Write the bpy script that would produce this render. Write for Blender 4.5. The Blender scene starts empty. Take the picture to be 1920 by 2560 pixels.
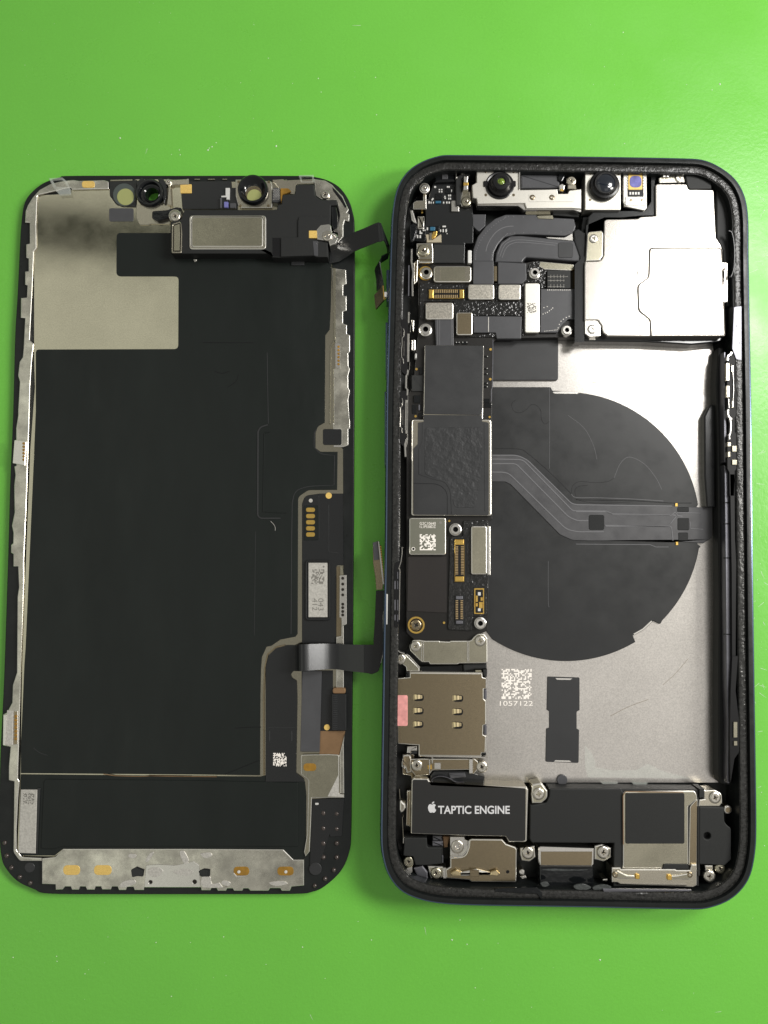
import bpy, bmesh, math, random
from mathutils import Vector
from mathutils.geometry import tessellate_polygon
random.seed(7)
sc = bpy.context.scene
COL = sc.collection
PI = math.pi

# ------------------------------------------------------------------ camera, world, lamps, exposure  (1 unit = 1 cm)
FPX = 1900.0                                   # focal length in pixels of the 1920 x 2560 photograph
CAM = Vector((0.0, -1.2, 15.3))
TH = math.atan2(1.2, 15.3)
cd = bpy.data.cameras.new('camera')
cd.sensor_fit = 'VERTICAL'; cd.sensor_height = 36.0; cd.sensor_width = 27.0
cd.lens = FPX / 2560.0 * 36.0
cd.clip_start = 0.1; cd.clip_end = 500.0
cam = bpy.data.objects.new('camera', cd); COL.objects.link(cam)
cam.location = CAM; cam.rotation_euler = (TH, 0, 0)
sc.camera = cam

w = bpy.data.worlds.new('World'); sc.world = w; w.use_nodes = True
bg = w.node_tree.nodes['Background']
bg.inputs[0].default_value = (1.0, 0.97, 0.90, 1); bg.inputs[1].default_value = 0.27

def area(name, loc, target, size, power, color, shape='DISK', sy=None):
    l = bpy.data.lights.new(name, 'AREA'); l.shape = shape; l.size = size
    if sy: l.size_y = sy
    l.energy = power; l.color = color
    o = bpy.data.objects.new(name, l); COL.objects.link(o); o.location = loc
    o.rotation_euler = (Vector(target) - Vector(loc)).to_track_quat('-Z', 'Y').to_euler()
    return o
area('bench_lamp', (19.0, 13.4, 25.0), (2, 1, 0), 10.0, 6200, (1.0, 0.98, 0.95))
area('side_lamp', (34.0, 4.0, 26.0), (0, 0, 0), 5.0, 10500, (1.0, 0.97, 0.90), 'RECTANGLE', 12.0)
area('fill_panel', (42.0, -24.0, 120.0), (42.0, -24.0, 0), 46.0, 4700, (1.0, 0.96, 0.92), 'RECTANGLE', 52.0)  # added fill light, unseen, brightens the reflection in the back plate
area('fill_panel', (-56.0, 8.0, 120.0), (-56.0, 8.0, 0), 56.0, 11500, (0.97, 1.0, 0.86), 'RECTANGLE', 150.0)  # second added fill, unseen, lifts the metal and film on the left

sc.view_settings.view_transform = 'Standard'
sc.view_settings.look = 'None'
sc.view_settings.exposure = 0.05
sc.view_settings.gamma = 1.0
sc.cycles.max_bounces = 8

# ------------------------------------------------------------------ helpers
_c, _s = math.cos(TH), math.sin(TH)
def P(px, py, z=0.0):
    """the point at height z that stands at pixel (px, py) of the photograph"""
    u = (px - 960.0) / FPX; v = -(py - 1280.0) / FPX
    d = Vector((u, v * _c + _s, v * _s - _c))
    return CAM + d * ((z - CAM.z) / d.z)
PX = 0.0078                                    # about one photo pixel in cm at working height

def crop(ox, oy, k=3.4563):
    def f(s):
        out = []
        for t in s.split():
            a = [float(q) for q in t.split(',')]
            out.append((ox + a[0] / k, oy + a[1] / k) + ((a[2] / k,) if len(a) > 2 else ()))
        return out
    f.o = (ox, oy, k)
    return f
A = crop(0, 420); B = crop(440, 420); Cc = crop(0, 1040); D = crop(540, 1040); E = crop(0, 1660); Fc = crop(540, 1580)
G = crop(960, 380); H = crop(1440, 380); I = crop(940, 1000); J = crop(1440, 1000); K = crop(940, 1600); L = crop(1440, 1640)
M = crop(1220, 380); N = crop(1180, 1640); O = crop(1200, 940); Q = crop(300, 1640); R = crop(280, 420)
f1 = crop(780, 500, 6.9125); f2 = crop(800, 1330, 6.146); g3 = crop(940, 780, 6.9125); g4 = crop(960, 420, 6.9125)
g5 = crop(940, 1880, 6.9125); r6 = crop(1720, 880, 6.146)
NAT = crop(0, 0, 1.0)
def pt(c, x, y):
    ox, oy, k = c.o
    return (ox + x / k, oy + y / k)
def rect(c, x0, y0, x1, y1, r=0):
    ox, oy, k = c.o
    return [(ox + x / k, oy + y / k, r / k) for x, y in ((x0, y0), (x1, y0), (x1, y1), (x0, y1))]

def rounded(pts, seg=5):
    """round the corners of a polygon of (x, y[, r])"""
    out = []; n = len(pts)
    for i, p in enumerate(pts):
        r = p[2] if len(p) > 2 else 0
        b = Vector(p[:2])
        if r <= 0: out.append(b); continue
        a = Vector(pts[i - 1][:2]); c = Vector(pts[(i + 1) % n][:2])
        va, vc = a - b, c - b
        la, lc = va.length, vc.length
        if la < 1e-6 or lc < 1e-6: out.append(b); continue
        ang = va.angle(vc, PI)
        if ang > 3.05: out.append(b); continue
        t = min(r / math.tan(ang / 2), la * .48, lc * .48)
        p0 = b + va * (t / la); p1 = b + vc * (t / lc)
        for k in range(seg + 1):
            q = k / seg
            out.append(p0 * (1 - q) ** 2 + b * (2 * q * (1 - q)) + p1 * q * q)
    return out
def smooth(pts, n=6, closed=True):
    pts = [Vector(p[:2]) for p in pts]; m = len(pts); out = []
    rng = range(m) if closed else range(m - 1)
    for i in rng:
        if closed: p0, p1, p2, p3 = pts[i - 1], pts[i], pts[(i + 1) % m], pts[(i + 2) % m]
        else: p0, p1, p2, p3 = pts[max(i - 1, 0)], pts[i], pts[i + 1], pts[min(i + 2, m - 1)]
        for k in range(n):
            t = k / n
            out.append(.5 * ((2 * p1) + (p2 - p0) * t + (2 * p0 - 5 * p1 + 4 * p2 - p3) * t * t + (3 * p1 - p0 - 3 * p2 + p3) * t ** 3))
    if not closed: out.append(pts[-1])
    return out
def circ(cx, cy, r, n=28):
    return [(cx + r * math.cos(2 * PI * k / n), cy + r * math.sin(2 * PI * k / n)) for k in range(n)]
def ccirc(c, x, y, r, n=28):
    ox, oy, k = c.o
    return circ(ox + x / k, oy + y / k, r / k, n)
def sarea(q): return sum(q[i - 1].x * q[i].y - q[i].x * q[i - 1].y for i in range(len(q))) / 2
def offset(q, d):
    """move a closed CCW loop inward by d (mitred)"""
    n = len(q); out = []
    for i in range(n):
        a, b, c = q[i - 1], q[i], q[(i + 1) % n]
        e1 = (b - a); e2 = (c - b)
        if e1.length < 1e-9: e1 = e2
        if e2.length < 1e-9: e2 = e1
        n1 = Vector((-e1.y, e1.x)).normalized(); n2 = Vector((-e2.y, e2.x)).normalized()
        m = n1 + n2
        if m.length < 1e-6: m = n1.copy()
        m.normalize()
        out.append(b + m * (d / max(.45, m.dot(n1))))
    return out
def dedupe(q):
    out = []
    for p in q:
        if not out or (p - out[-1]).length > 1e-5: out.append(p)
    while len(out) > 3 and (out[0] - out[-1]).length < 1e-5: out.pop()
    return out

ORG = {}
def link(o, parent):
    COL.objects.link(o)
    if parent is not None: o.parent = parent
def mesh_obj(name, verts, faces, mat, parent=None, mats=None, fmat=None, smooth_f=False, label=None):
    xs = [v[0] for v in verts]; ys = [v[1] for v in verts]; zs = [v[2] for v in verts]
    c = Vector(((min(xs) + max(xs)) / 2, (min(ys) + max(ys)) / 2, min(zs)))
    me = bpy.data.meshes.new(name)
    me.from_pydata([(v[0] - c.x, v[1] - c.y, v[2] - c.z) for v in verts], [], faces)
    for m in (mats or [mat]): me.materials.append(m)
    if fmat: me.polygons.foreach_set('material_index', fmat)
    if smooth_f: me.polygons.foreach_set('use_smooth', [True] * len(me.polygons))
    me.update()
    o = bpy.data.objects.new(name, me); link(o, parent)
    o.location = c - (ORG[parent.name] if parent is not None else Vector((0, 0, 0)))
    ORG[o.name] = c
    if label: o['label'] = label
    return o
def empty(name, loc):
    o = bpy.data.objects.new(name, None); COL.objects.link(o); o.location = loc; o.empty_display_size = .5
    ORG[o.name] = Vector(loc); return o

def world_loop(pts, z, rnd=True):
    q = rounded(pts) if rnd else [Vector(p[:2]) for p in pts]
    q = [P(p.x, p.y, z) for p in q]
    q = dedupe([Vector((p.x, p.y)) for p in q])
    if sarea(q) < 0: q.reverse()
    return q
EDGED = {'nickel', 'champagne', 'shield', 'bare_steel', 'cover_steel', 'bracket_steel', 'nickel_grain', 'shield_green'}
def prism(name, pts, z1, z0, mat, parent, bev=.008, holes=(), label=None, side=None, hole_floor=None):
    """a solid slab: outline pts (photo pixels at its top), top z1, foot z0, chamfered rim, through holes"""
    if isinstance(pts, Band): return band_solid(name, pts, z1, z0, mat, parent, bev, label)
    q = world_loop(pts, z1)
    hs = [list(reversed(world_loop(h, z1))) for h in holes]
    bev = min(bev, (z1 - z0) * .6, .026)
    edge = None
    if mat.name in EDGED and bev >= .0095: edge = MT['cut_edge_glint']; bev *= 1.35
    V = []; Fs = []; fm = []
    loops = [q] + hs; tops = []
    ns = 3 if bev >= .0095 else 1
    for lp in loops:
        n = len(lp)
        b0 = len(V)
        V += [(p.x, p.y, z0) for p in lp]; V += [(p.x, p.y, z1 - bev) for p in lp]
        for k in range(1, ns + 1):
            a = PI / 2 * k / ns
            t = offset(lp, bev * (1 - math.cos(a))); zz = z1 - bev + bev * math.sin(a)
            V += [(p.x, p.y, zz) for p in t]
        for r in range(ns + 1):
            for i in range(n):
                j = (i + 1) % n
                Fs.append((b0 + r * n + i, b0 + r * n + j, b0 + (r + 1) * n + j, b0 + (r + 1) * n + i)); fm.append(1 if edge and r >= 1 else 0)
        tops.append((b0 + (ns + 1) * n, b0, n, t))
    if not hs:
        b, bb, n, t = tops[0]
        Fs.append(tuple(range(b, b + n))); fm.append(0)
        Fs.append(tuple(reversed(range(bb, bb + n)))); fm.append(0)
    else:
        idx = []; idb = []
        for b, bb, n, t in tops: idx += range(b, b + n); idb += range(bb, bb + n)
        tri = tessellate_polygon([[Vector((p.x, p.y, 0)) for p in t[3]] for t in tops])
        for a, b_, c in tri:
            pa, pb, pc = V[idx[a]], V[idx[b_]], V[idx[c]]
            cr = (pb[0] - pa[0]) * (pc[1] - pa[1]) - (pb[1] - pa[1]) * (pc[0] - pa[0])
            f = (a, b_, c) if cr > 0 else (a, c, b_)
            Fs.append(tuple(idx[k] for k in f)); fm.append(0)
            Fs.append(tuple(idb[k] for k in reversed(f))); fm.append(0)
    o = mesh_obj(name, V, Fs, mat, parent, mats=[mat, edge] if edge else None, fmat=fm if edge else None, label=label)
    return o
def boxes(name, items, mat, parent, label=None, joined=False):
    """small boxes, each a part; joined = one part for those too small to pick apart; items = (pts, z1, z0)"""
    if not joined:
        for pts, z1, z0 in items: o = prism(name, pts, z1, z0, mat, parent, .004)
        return o
    V = []; Fs = []
    for pts, z1, z0 in items:
        q = world_loop(pts, z1); n = len(q); b = len(V)
        t = offset(q, .004)
        V += [(p.x, p.y, z0) for p in q] + [(p.x, p.y, z1 - .004) for p in q] + [(p.x, p.y, z1) for p in t]
        for r in (0, 1):
            for i in range(n): Fs.append((b + r * n + i, b + r * n + (i + 1) % n, b + (r + 1) * n + (i + 1) % n, b + (r + 1) * n + i))
        Fs.append(tuple(range(b + 2 * n, b + 3 * n)))
    o = mesh_obj(name, V, Fs, mat, parent, label=label); o['kind'] = 'stuff'; return o
def band(pts, wd, n=0):
    """polygon around an open polyline (photo pixels), wd = width in pixels"""
    q = smooth(pts, n, False) if n else rounded_open(pts)
    l = []; r = []
    for i, p in enumerate(q):
        a = q[max(i - 1, 0)]; c = q[min(i + 1, len(q) - 1)]
        t = (c - a).normalized(); nn = Vector((-t.y, t.x)) * wd / 2
        l.append(p + nn); r.append(p - nn)
    b = Band((p.x, p.y) for p in l + r[::-1]); b.pairs = list(zip(l, r)); return b
class Band(list): pass
def band_solid(name, bd, z1, z0, mat, parent, bev, label=None):
    V = []; Fs = []; n = len(bd.pairs); bev = min(bev, (z1 - z0) * .6)
    for l, r in bd.pairs:
        a = P(l.x, l.y, z1); b = P(r.x, r.y, z1); d = b - a; e = d * min(.4, bev / max(d.length, 1e-6))
        V += [(a.x, a.y, z0), (a.x, a.y, z1 - bev), tuple(a + e), tuple(b - e), (b.x, b.y, z1 - bev), (b.x, b.y, z0)]
    for i in range(n - 1):
        for k in range(6):
            j = (k + 1) % 6; Fs.append((i * 6 + k, i * 6 + j, i * 6 + 6 + j, i * 6 + 6 + k))
    Fs.append(tuple(range(6))); Fs.append(tuple(range(n * 6 - 1, n * 6 - 7, -1)))
    o = mesh_obj(name, V, Fs, mat, parent, label=label)
    bm = bmesh.new(); bm.from_mesh(o.data); bmesh.ops.recalc_face_normals(bm, faces=bm.faces); bm.to_mesh(o.data); bm.free()
    return o
def rounded_open(pts, seg=4):
    out = []
    for i, p in enumerate(pts):
        b = Vector(p[:2]); r = p[2] if len(p) > 2 else 0
        if r <= 0 or i in (0, len(pts) - 1): out.append(b); continue
        a = Vector(pts[i - 1][:2]); c = Vector(pts[i + 1][:2]); va, vc = a - b, c - b
        t = min(r, va.length * .48, vc.length * .48)
        p0 = b + va.normalized() * t; p1 = b + vc.normalized() * t
        for k in range(seg + 1):
            u = k / seg; out.append(p0 * (1 - u) ** 2 + b * (2 * u * (1 - u)) + p1 * u * u)
    return out
def lathe(name, c, prof, mats, parent, fm=None, seg=32, label=None, zref=None):
    """prof = [(radius cm, z)] from the outside foot up and in; c = photo pixel of the axis at height zref"""
    zr = zref if zref is not None else prof[0][1]
    ax = P(c[0], c[1], zr); V = []; Fs = []; ff = []
    n = len(prof)
    for r, z in prof:
        for k in range(seg):
            a = 2 * PI * k / seg; V.append((ax.x + r * math.cos(a), ax.y + r * math.sin(a), z))
    for i in range(n - 1):
        for k in range(seg):
            j = (k + 1) % seg
            Fs.append((i * seg + k, i * seg + j, (i + 1) * seg + j, (i + 1) * seg + k)); ff.append(fm[i] if fm else 0)
    if prof[-1][0] > 1e-6:
        Fs.append(tuple((n - 1) * seg + k for k in range(seg))); ff.append(fm[-1] if fm else 0)
    o = mesh_obj(name, V, Fs, None, parent, mats=mats, fmat=ff, label=label)
    sm = [len(p.vertices) == 4 for p in o.data.polygons]
    o.data.polygons.foreach_set('use_smooth', sm)
    try: o.data.set_sharp_from_angle(angle=math.radians(38))
    except Exception: pass
    return o
def ribbon(name, st, th, mat, parent, label=None, edge=None):
    """st = stations ((lx, ly, lz), (rx, ry, rz)) in photo pixels and height; a thin strip of thickness th"""
    Ls = [P(*s[0]) for s in st]; Rs = [P(*s[1]) for s in st]; V = []; Fs = []; n = len(st)
    for i in range(n):
        a = Ls[max(i - 1, 0)] + Rs[max(i - 1, 0)]; b = Ls[min(i + 1, n - 1)] + Rs[min(i + 1, n - 1)]
        nn = (Rs[i] - Ls[i]).cross(b - a).normalized() * th
        if nn.z < 0: nn = -nn
        V += [Ls[i], Rs[i], Rs[i] - nn, Ls[i] - nn]
    for i in range(n - 1):
        for k in range(4):
            j = (k + 1) % 4; Fs.append((i * 4 + k, i * 4 + j, i * 4 + 4 + j, i * 4 + 4 + k))
    Fs.append((0, 1, 2, 3)); Fs.append((n * 4 - 1, n * 4 - 2, n * 4 - 3, n * 4 - 4))
    o = mesh_obj(name, [tuple(v) for v in V], Fs, mat, parent, label=label)
    bm = bmesh.new(); bm.from_mesh(o.data); bmesh.ops.recalc_face_normals(bm, faces=bm.faces); bm.to_mesh(o.data); bm.free()
    o.data.polygons.foreach_set('use_smooth', [True] * len(o.data.polygons))
    try: o.data.set_sharp_from_angle(angle=math.radians(50))
    except Exception: pass
    return o
def lerp_st(a, b, n):
    return [tuple(tuple(p + (q - p) * k / n for p, q in zip(u, v)) for u, v in zip(a, b)) for k in range(1, n + 1)]

# screws: one mesh per kind, shared
_scr = {}
def screw_mesh(kind, mat, dark):
    key = (kind, mat.name)
    if key in _scr: return _scr[key]
    seg = 28; V = []; Fs = []; fm = []
    prof = [(1.0, -.9), (1.0, -.22), (.95, -.12), (.80, -.03), (.66, 0.0)]
    for r, z in prof:
        for k in range(seg):
            a = 2 * PI * k / seg; V.append((r * math.cos(a), r * math.sin(a), z))
    for i in range(4):
        for k in range(seg):
            j = (k + 1) % seg; Fs.append((i * seg + k, i * seg + j, (i + 1) * seg + j, (i + 1) * seg + k)); fm.append(0)
    arms = 3 if kind == 'tri' else 4
    hole = []; wdt = .13; ln = .46
    for k in range(arms):
        a = 2 * PI * k / arms + (.4 if kind == 'tri' else .25)
        ca, sa = math.cos(a), math.sin(a)
        for u, v in ((wdt * 1.35, -wdt), (ln, -wdt * .8), (ln, wdt * .8)):
            hole.append(Vector((u * ca - v * sa, u * sa + v * ca)))
    top = [Vector((V[4 * seg + k][0], V[4 * seg + k][1])) for k in range(seg)]
    hb = len(V); V += [(p.x, p.y, 0.0) for p in hole]; fb = len(V); V += [(p.x * .45, p.y * .45, -.30) for p in hole]
    idx = list(range(4 * seg, 5 * seg)) + list(range(hb, hb + len(hole)))
    for a, b, c in tessellate_polygon([[Vector((p.x, p.y, 0)) for p in top], [Vector((p.x, p.y, 0)) for p in reversed(hole)]]):
        f = []
        for q in (a, b, c): f.append(idx[q] if q < seg else hb + len(hole) - 1 - (q - seg))
        pa, pb, pc = (V[q] for q in f)
        if (pb[0] - pa[0]) * (pc[1] - pa[1]) - (pb[1] - pa[1]) * (pc[0] - pa[0]) < 0: f.reverse()
        Fs.append(tuple(f)); fm.append(0)
    m = len(hole)
    for k in range(m): Fs.append((hb + k, hb + (k + 1) % m, fb + (k + 1) % m, fb + k)); fm.append(2)
    Fs.append(tuple(range(fb, fb + m))); fm.append(1)
    me = bpy.data.meshes.new('screw'); me.from_pydata(V, [], Fs)
    me.materials.append(mat); me.materials.append(dark); me.materials.append(MT['screw_glint'])
    me.polygons.foreach_set('material_index', fm); me.polygons.foreach_set('use_smooth', [len(f) == 4 and m_ == 0 for f, m_ in zip(Fs, fm)])
    bm = bmesh.new(); bm.from_mesh(me); bmesh.ops.recalc_face_normals(bm, faces=bm.faces); bm.to_mesh(me); bm.free()
    _scr[key] = me; return me
def screw(c, x, y, r, z, parent, mat=None, kind='cross', name='screw', rot=None):
    mat = mat or MT['screw']
    me = screw_mesh(kind, mat, MT['screw_pit'])
    o = bpy.data.objects.new(name, me); link(o, parent)
    px, py = pt(c, x, y); w_ = P(px, py, z)
    o.location = w_ - (ORG[parent.name] if parent is not None else Vector())
    ORG[o.name] = w_
    s = r / c.o[2] * PX; o.scale = (s, s, s)
    o.rotation_euler = (0, 0, random.uniform(0, 1.5) if rot is None else rot)
    return o
def standoff(c, x, y, r, z, parent, mat=None, name='standoff'):
    s = r / c.o[2] * PX; px = pt(c, x, y)
    return lathe(name, px, [(s, z - .14), (s, z - .05), (s * .92, z - .045), (s * .82, z - .04), (s * .82, z - .008), (s * .76, z), (s * .42, z), (s * .38, z - .012), (s * .36, z - .15), (0, z - .15)],
                 [mat or MT['bright'], MT['screw_pit']], parent, [0] * 7 + [1, 1, 1], 28, zref=z)

def text_mesh(name, s, box, z, mat, parent, rot=0, bold=0.0, th=.004):
    """flat print: the words s stretched to the pixel box (x0, y0, x1, y1), reading right way up, turned by rot quarter turns"""
    cu = bpy.data.curves.new('print', 'FONT'); cu.body = s; cu.offset = bold; cu.extrude = 0
    o = bpy.data.objects.new('print', cu); COL.objects.link(o)
    dg = bpy.context.evaluated_depsgraph_get()
    me = bpy.data.meshes.new_from_object(o.evaluated_get(dg))
    COL.objects.unlink(o); bpy.data.objects.remove(o)
    vs = [v.co.copy() for v in me.vertices]; fs = [tuple(p.vertices) for p in me.polygons]
    x0, x1 = min(v.x for v in vs), max(v.x for v in vs); y0, y1 = min(v.y for v in vs), max(v.y for v in vs)
    bx0, by0, bx1, by1 = box; V = []
    for v in vs:
        u = (v.x - x0) / (x1 - x0); t = 1 - (v.y - y0) / (y1 - y0)
        if rot == 1: u, t = 1 - t, u
        if rot == 2: u, t = 1 - u, 1 - t
        V.append(tuple(P(bx0 + (bx1 - bx0) * u, by0 + (by1 - by0) * t, z)))
    return mesh_obj(name, V, fs, mat, parent)
def speckle(name, c, x0, y0, x1, y1, n, z, mat, parent, fill=.5, seed=1, m=None):
    """etched marking: small square dots on a grid"""
    rn = random.Random(seed); m = m or n; V = []; Fs = []
    for i in range(n):
        for j in range(m):
            if rn.random() < fill:
                a = pt(c, x0 + (x1 - x0) * i / n, y0 + (y1 - y0) * j / m); b = pt(c, x0 + (x1 - x0) * (i + 1) / n, y0 + (y1 - y0) * (j + 1) / m)
                k = len(V); V += [tuple(P(*q, z)) for q in ((a[0], b[1]), (b[0], b[1]), (b[0], a[1]), (a[0], a[1]))]; Fs.append((k, k + 1, k + 2, k + 3))
    o = mesh_obj(name, V, Fs, mat, parent); o['kind'] = 'stuff'; return o

# ------------------------------------------------------------------ materials
MT = {}
def mat(name, col, metal=0.0, rough=.5, spec=.5, grain=0.0, gscale=40.0, bump=0.0, bscale=None, var=0.0, vscale=2.0, rvar=0.0, coat=0.0, trans=0.0, stretch=None, detail=3.0, alpha=1.0, bdist=.01):
    m = bpy.data.materials.new(name); m.use_nodes = True; nt = m.node_tree; N_ = nt.nodes; Lk = nt.links
    p = N_['Principled BSDF']
    p.inputs['Base Color'].default_value = (*col, 1); p.inputs['Metallic'].default_value = metal; p.inputs['Roughness'].default_value = rough
    p.inputs['Specular IOR Level'].default_value = spec; p.inputs['Coat Weight'].default_value = coat; p.inputs['Coat Roughness'].default_value = .15
    p.inputs['Transmission Weight'].default_value = trans; p.inputs['Alpha'].default_value = alpha
    tc = N_.new('ShaderNodeNewGeometry'); vec = tc.outputs['Position']
    if stretch:
        mp = N_.new('ShaderNodeMapping'); mp.inputs['Scale'].default_value = stretch; Lk.new(vec, mp.inputs[0]); vec = mp.outputs[0]
    def noise(sc_, det=detail, r=.6):
        n = N_.new('ShaderNodeTexNoise'); n.inputs['Scale'].default_value = sc_; n.inputs['Detail'].default_value = det; n.inputs['Roughness'].default_value = r
        Lk.new(vec, n.inputs['Vector']); return n.outputs['Fac']
    def maprange(src, a, b, lo=.3, hi=.7):
        r = N_.new('ShaderNodeMapRange'); r.inputs[1].default_value = lo; r.inputs[2].default_value = hi; r.inputs[3].default_value = a; r.inputs[4].default_value = b
        Lk.new(src, r.inputs[0]); return r.outputs[0]
    fac = None
    if grain: fac = maprange(noise(gscale, 2), 1 - grain, 1 + grain)
    if var:
        v = maprange(noise(vscale, 4), 1 - var, 1 + var)
        if fac is None: fac = v
        else:
            mm = N_.new('ShaderNodeMath'); mm.operation = 'MULTIPLY'; Lk.new(fac, mm.inputs[0]); Lk.new(v, mm.inputs[1]); fac = mm.outputs[0]
    if fac is not None:
        vm = N_.new('ShaderNodeVectorMath'); vm.operation = 'SCALE'; vm.inputs[0].default_value = col; Lk.new(fac, vm.inputs['Scale']); Lk.new(vm.outputs[0], p.inputs['Base Color'])
    if rvar: Lk.new(maprange(noise(vscale * 1.7, 5), max(.03, rough - rvar), rough + rvar), p.inputs['Roughness'])
    if bump:
        b = N_.new('ShaderNodeBump'); b.inputs['Strength'].default_value = bump; b.inputs['Distance'].default_value = bdist
        Lk.new(noise(bscale or gscale, min(detail, 3)), b.inputs['Height']); Lk.new(b.outputs[0], p.inputs['Normal'])
    MT[name] = m; return m
mat('mat_green', (.160, .535, .062), 0, .32, .5, var=.025, vscale=.35, rvar=.09, grain=.03, gscale=26, bump=.22, bscale=11, bdist=.016)
mat('bezel', (.010, .012, .012), 0, .35, .35, bump=.1, bscale=30, rvar=.1)
mat('nickel', (.47, .445, .345), 1, .27, grain=.10, gscale=45, bump=.10, bscale=60, var=.12, vscale=1.6, bdist=.004)
mat('patch_steel', (.52, .49, .385), 1, .125, grain=.10, gscale=45, bump=.06, bscale=60, var=.05, vscale=1.2, rvar=.03, bdist=.003)
mat('cut_edge_glint', (.88, .86, .80), 1, .34)  # bare cut metal, made paler so the edge highlights sit in its colour
mat('bracket_steel', (.72, .70, .64), 1, .42, grain=.06, gscale=50, bump=.08, bscale=60, bdist=.003)
mat('nickel_grain', (.56, .53, .465), 1, .34, grain=.30, gscale=34, bump=.35, bscale=40, bdist=.005)
mat('bare_steel', (.60, .58, .51), 1, .28, grain=.10, gscale=50, var=.26, vscale=2.2, rvar=.14, bump=.15, bscale=12, bdist=.006)
mat('film', (.0105, .0135, .0125), 0, .36, .28, var=.10, vscale=1.1, rvar=.08, bump=.08, bscale=2.2, bdist=.012, stretch=(1.3, .4, 1))
mat('film_grey', (.029, .030, .032), 0, .40, .45, var=.07, vscale=1.3, rvar=.07, bump=.06, bscale=5, bdist=.01)
mat('flex', (.014, .015, .016), 0, .22, .55, bump=.03, bscale=8)
mat('flex_grey', (.066, .067, .073), 0, .34, .5, var=.1, bump=.05, bscale=10)
mat('trace', (.15, .15, .16), 0, .30, .5)
mat('cable_grey', (.068, .068, .073), 0, .34, .5, var=.12, vscale=2, rvar=.08)
mat('plastic', (.016, .017, .017), 0, .55, .35, bump=.2, bscale=70, grain=.2, gscale=60, bdist=.003)
mat('gloss_black', (.006, .007, .008), 0, .12, .5, bump=.2, bscale=10)
mat('pcb', (.012, .011, .010), 0, .35, .4, bump=.2, bscale=25, bdist=.006)
mat('adhesive', (.021, .021, .020), 0, .27, .5, grain=.5, gscale=18, bump=1.0, bscale=17, detail=2, bdist=.011)
mat('foam', (.014, .014, .014), 0, .16, .6, bump=1.0, bscale=16, detail=1.6, bdist=.020)
mat('housing', (.10, .14, .22), .8, .24, .5, bump=.05, bscale=40)
mat('cavity', (.006, .006, .007), 0, .5, .25)
mat('bright', (.78, .76, .72), 1, .26, grain=.06, gscale=40)
mat('rail', (.20, .20, .225), 1, .42, var=.1, vscale=4)
mat('screw', (.66, .63, .56), 1, .27, grain=.06, gscale=70)
mat('screw_pit', (.05, .045, .04), 1, .45)
mat('screw_glint', (.75, .72, .66), 1, .18)  # paler recess walls, the lamp's star-shaped glint put into the metal colour
mat('champagne', (.34, .28, .185), 1, .27, grain=.10, gscale=55, bump=.12, bscale=70, bdist=.003)
mat('shield', (.60, .56, .46), 1, .24, grain=.10, gscale=50, bump=.1, bscale=60, bdist=.004)
mat('gold', (.90, .60, .16), 1, .28, grain=.15, gscale=60)
mat('gold_paint', (.80, .55, .16), .2, .4, .5, grain=.12, gscale=50)
mat('kapton', (.32, .17, .022), .1, .35, .5, var=.2, vscale=8)
mat('copper_tape', (.28, .17, .09), .5, .4, .5, var=.1, vscale=4)
mat('label_silver', (.62, .60, .56), .55, .42, grain=.16, gscale=28, bump=.2, bscale=28, bdist=.006)
mat('ink', (.22, .21, .19), .2, .5)
mat('white_print', (.66, .66, .68), 0, .5)
mat('etch', (.95, .90, .84), 0, .6)
mat('pink', (.82, .36, .34), 0, .5, .4, grain=.18, gscale=9, var=.12, vscale=3)
mat('glass_olive', (.34, .36, .14), 0, .22, .5)
mat('glass_ring', (.07, .085, .08), 0, .3, .5)
mat('lens_black', (.008, .008, .009), 0, .25, .5)
mat('lens_glass', (.010, .014, .022), 0, .06, .6, coat=.6)
mat('lens_green', (.16, .24, .03), 0, .10, .6, grain=.8, gscale=16)
mat('sensor_violet', (.22, .22, .55), .3, .15, .6, var=.3, vscale=6)
mat('smd_white', (.72, .72, .70), .3, .4)
mat('smd_blue', (.03, .13, .22), 0, .3)
mat('clear', (.8, .85, .8), 0, .12, .5, alpha=.22)
mat('dust_white', (.75, .80, .70), 0, .7)
mat('steel_plate', (.64, .615, .58), 1, .28, grain=.15, gscale=42, bump=.12, bscale=45, var=.05, vscale=1.0, bdist=.003)
mat('cover_steel', (.66, .62, .57), 1, .24, grain=.06, gscale=50, bump=.08, bscale=60, bdist=.003)
mat('film_crumple', (.030, .031, .033), 0, .42, .4, bump=.8, bscale=5, bdist=.03)
mat('film_brown', (.022, .019, .018), 0, .5, .3)
mat('shield_green', (.34, .34, .28), 1, .34, grain=.06, gscale=70, stretch=(1, 8, 1))
mat('gold_pale', (.85, .66, .38), 1, .3)
mat('gold_bright', (.92, .76, .46), 1, .2)
mat('kapton_metal', (.52, .46, .34), .7, .45)
mat('label_black', (.022, .022, .022), 0, .5, .3)
mat('dried_glue', (.05, .055, .055), 0, .25, .5, bump=1.0, bscale=24, bdist=.012, var=.4, vscale=12)
mat('glue_clear', (.07, .055, .05), .2, .10, .8)
mat('coil_black', (.0195, .0205, .0215), 0, .36, .42, var=.06, vscale=1.3, rvar=.07, bump=.05, bscale=4)
# ------------------------------------------------------------------ the setting: green bench mat
mesh_obj('bench_mat', [(-60, -60, -.2), (60, -60, -.2), (60, 60, -.2), (-60, 60, -.2), (-60, -60, 0), (60, -60, 0), (60, 60, 0), (-60, 60, 0)],
         [(4, 5, 6, 7), (0, 1, 5, 4), (1, 2, 6, 5), (2, 3, 7, 6), (3, 0, 4, 7)], MT['mat_green'])['kind'] = 'structure'

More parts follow.
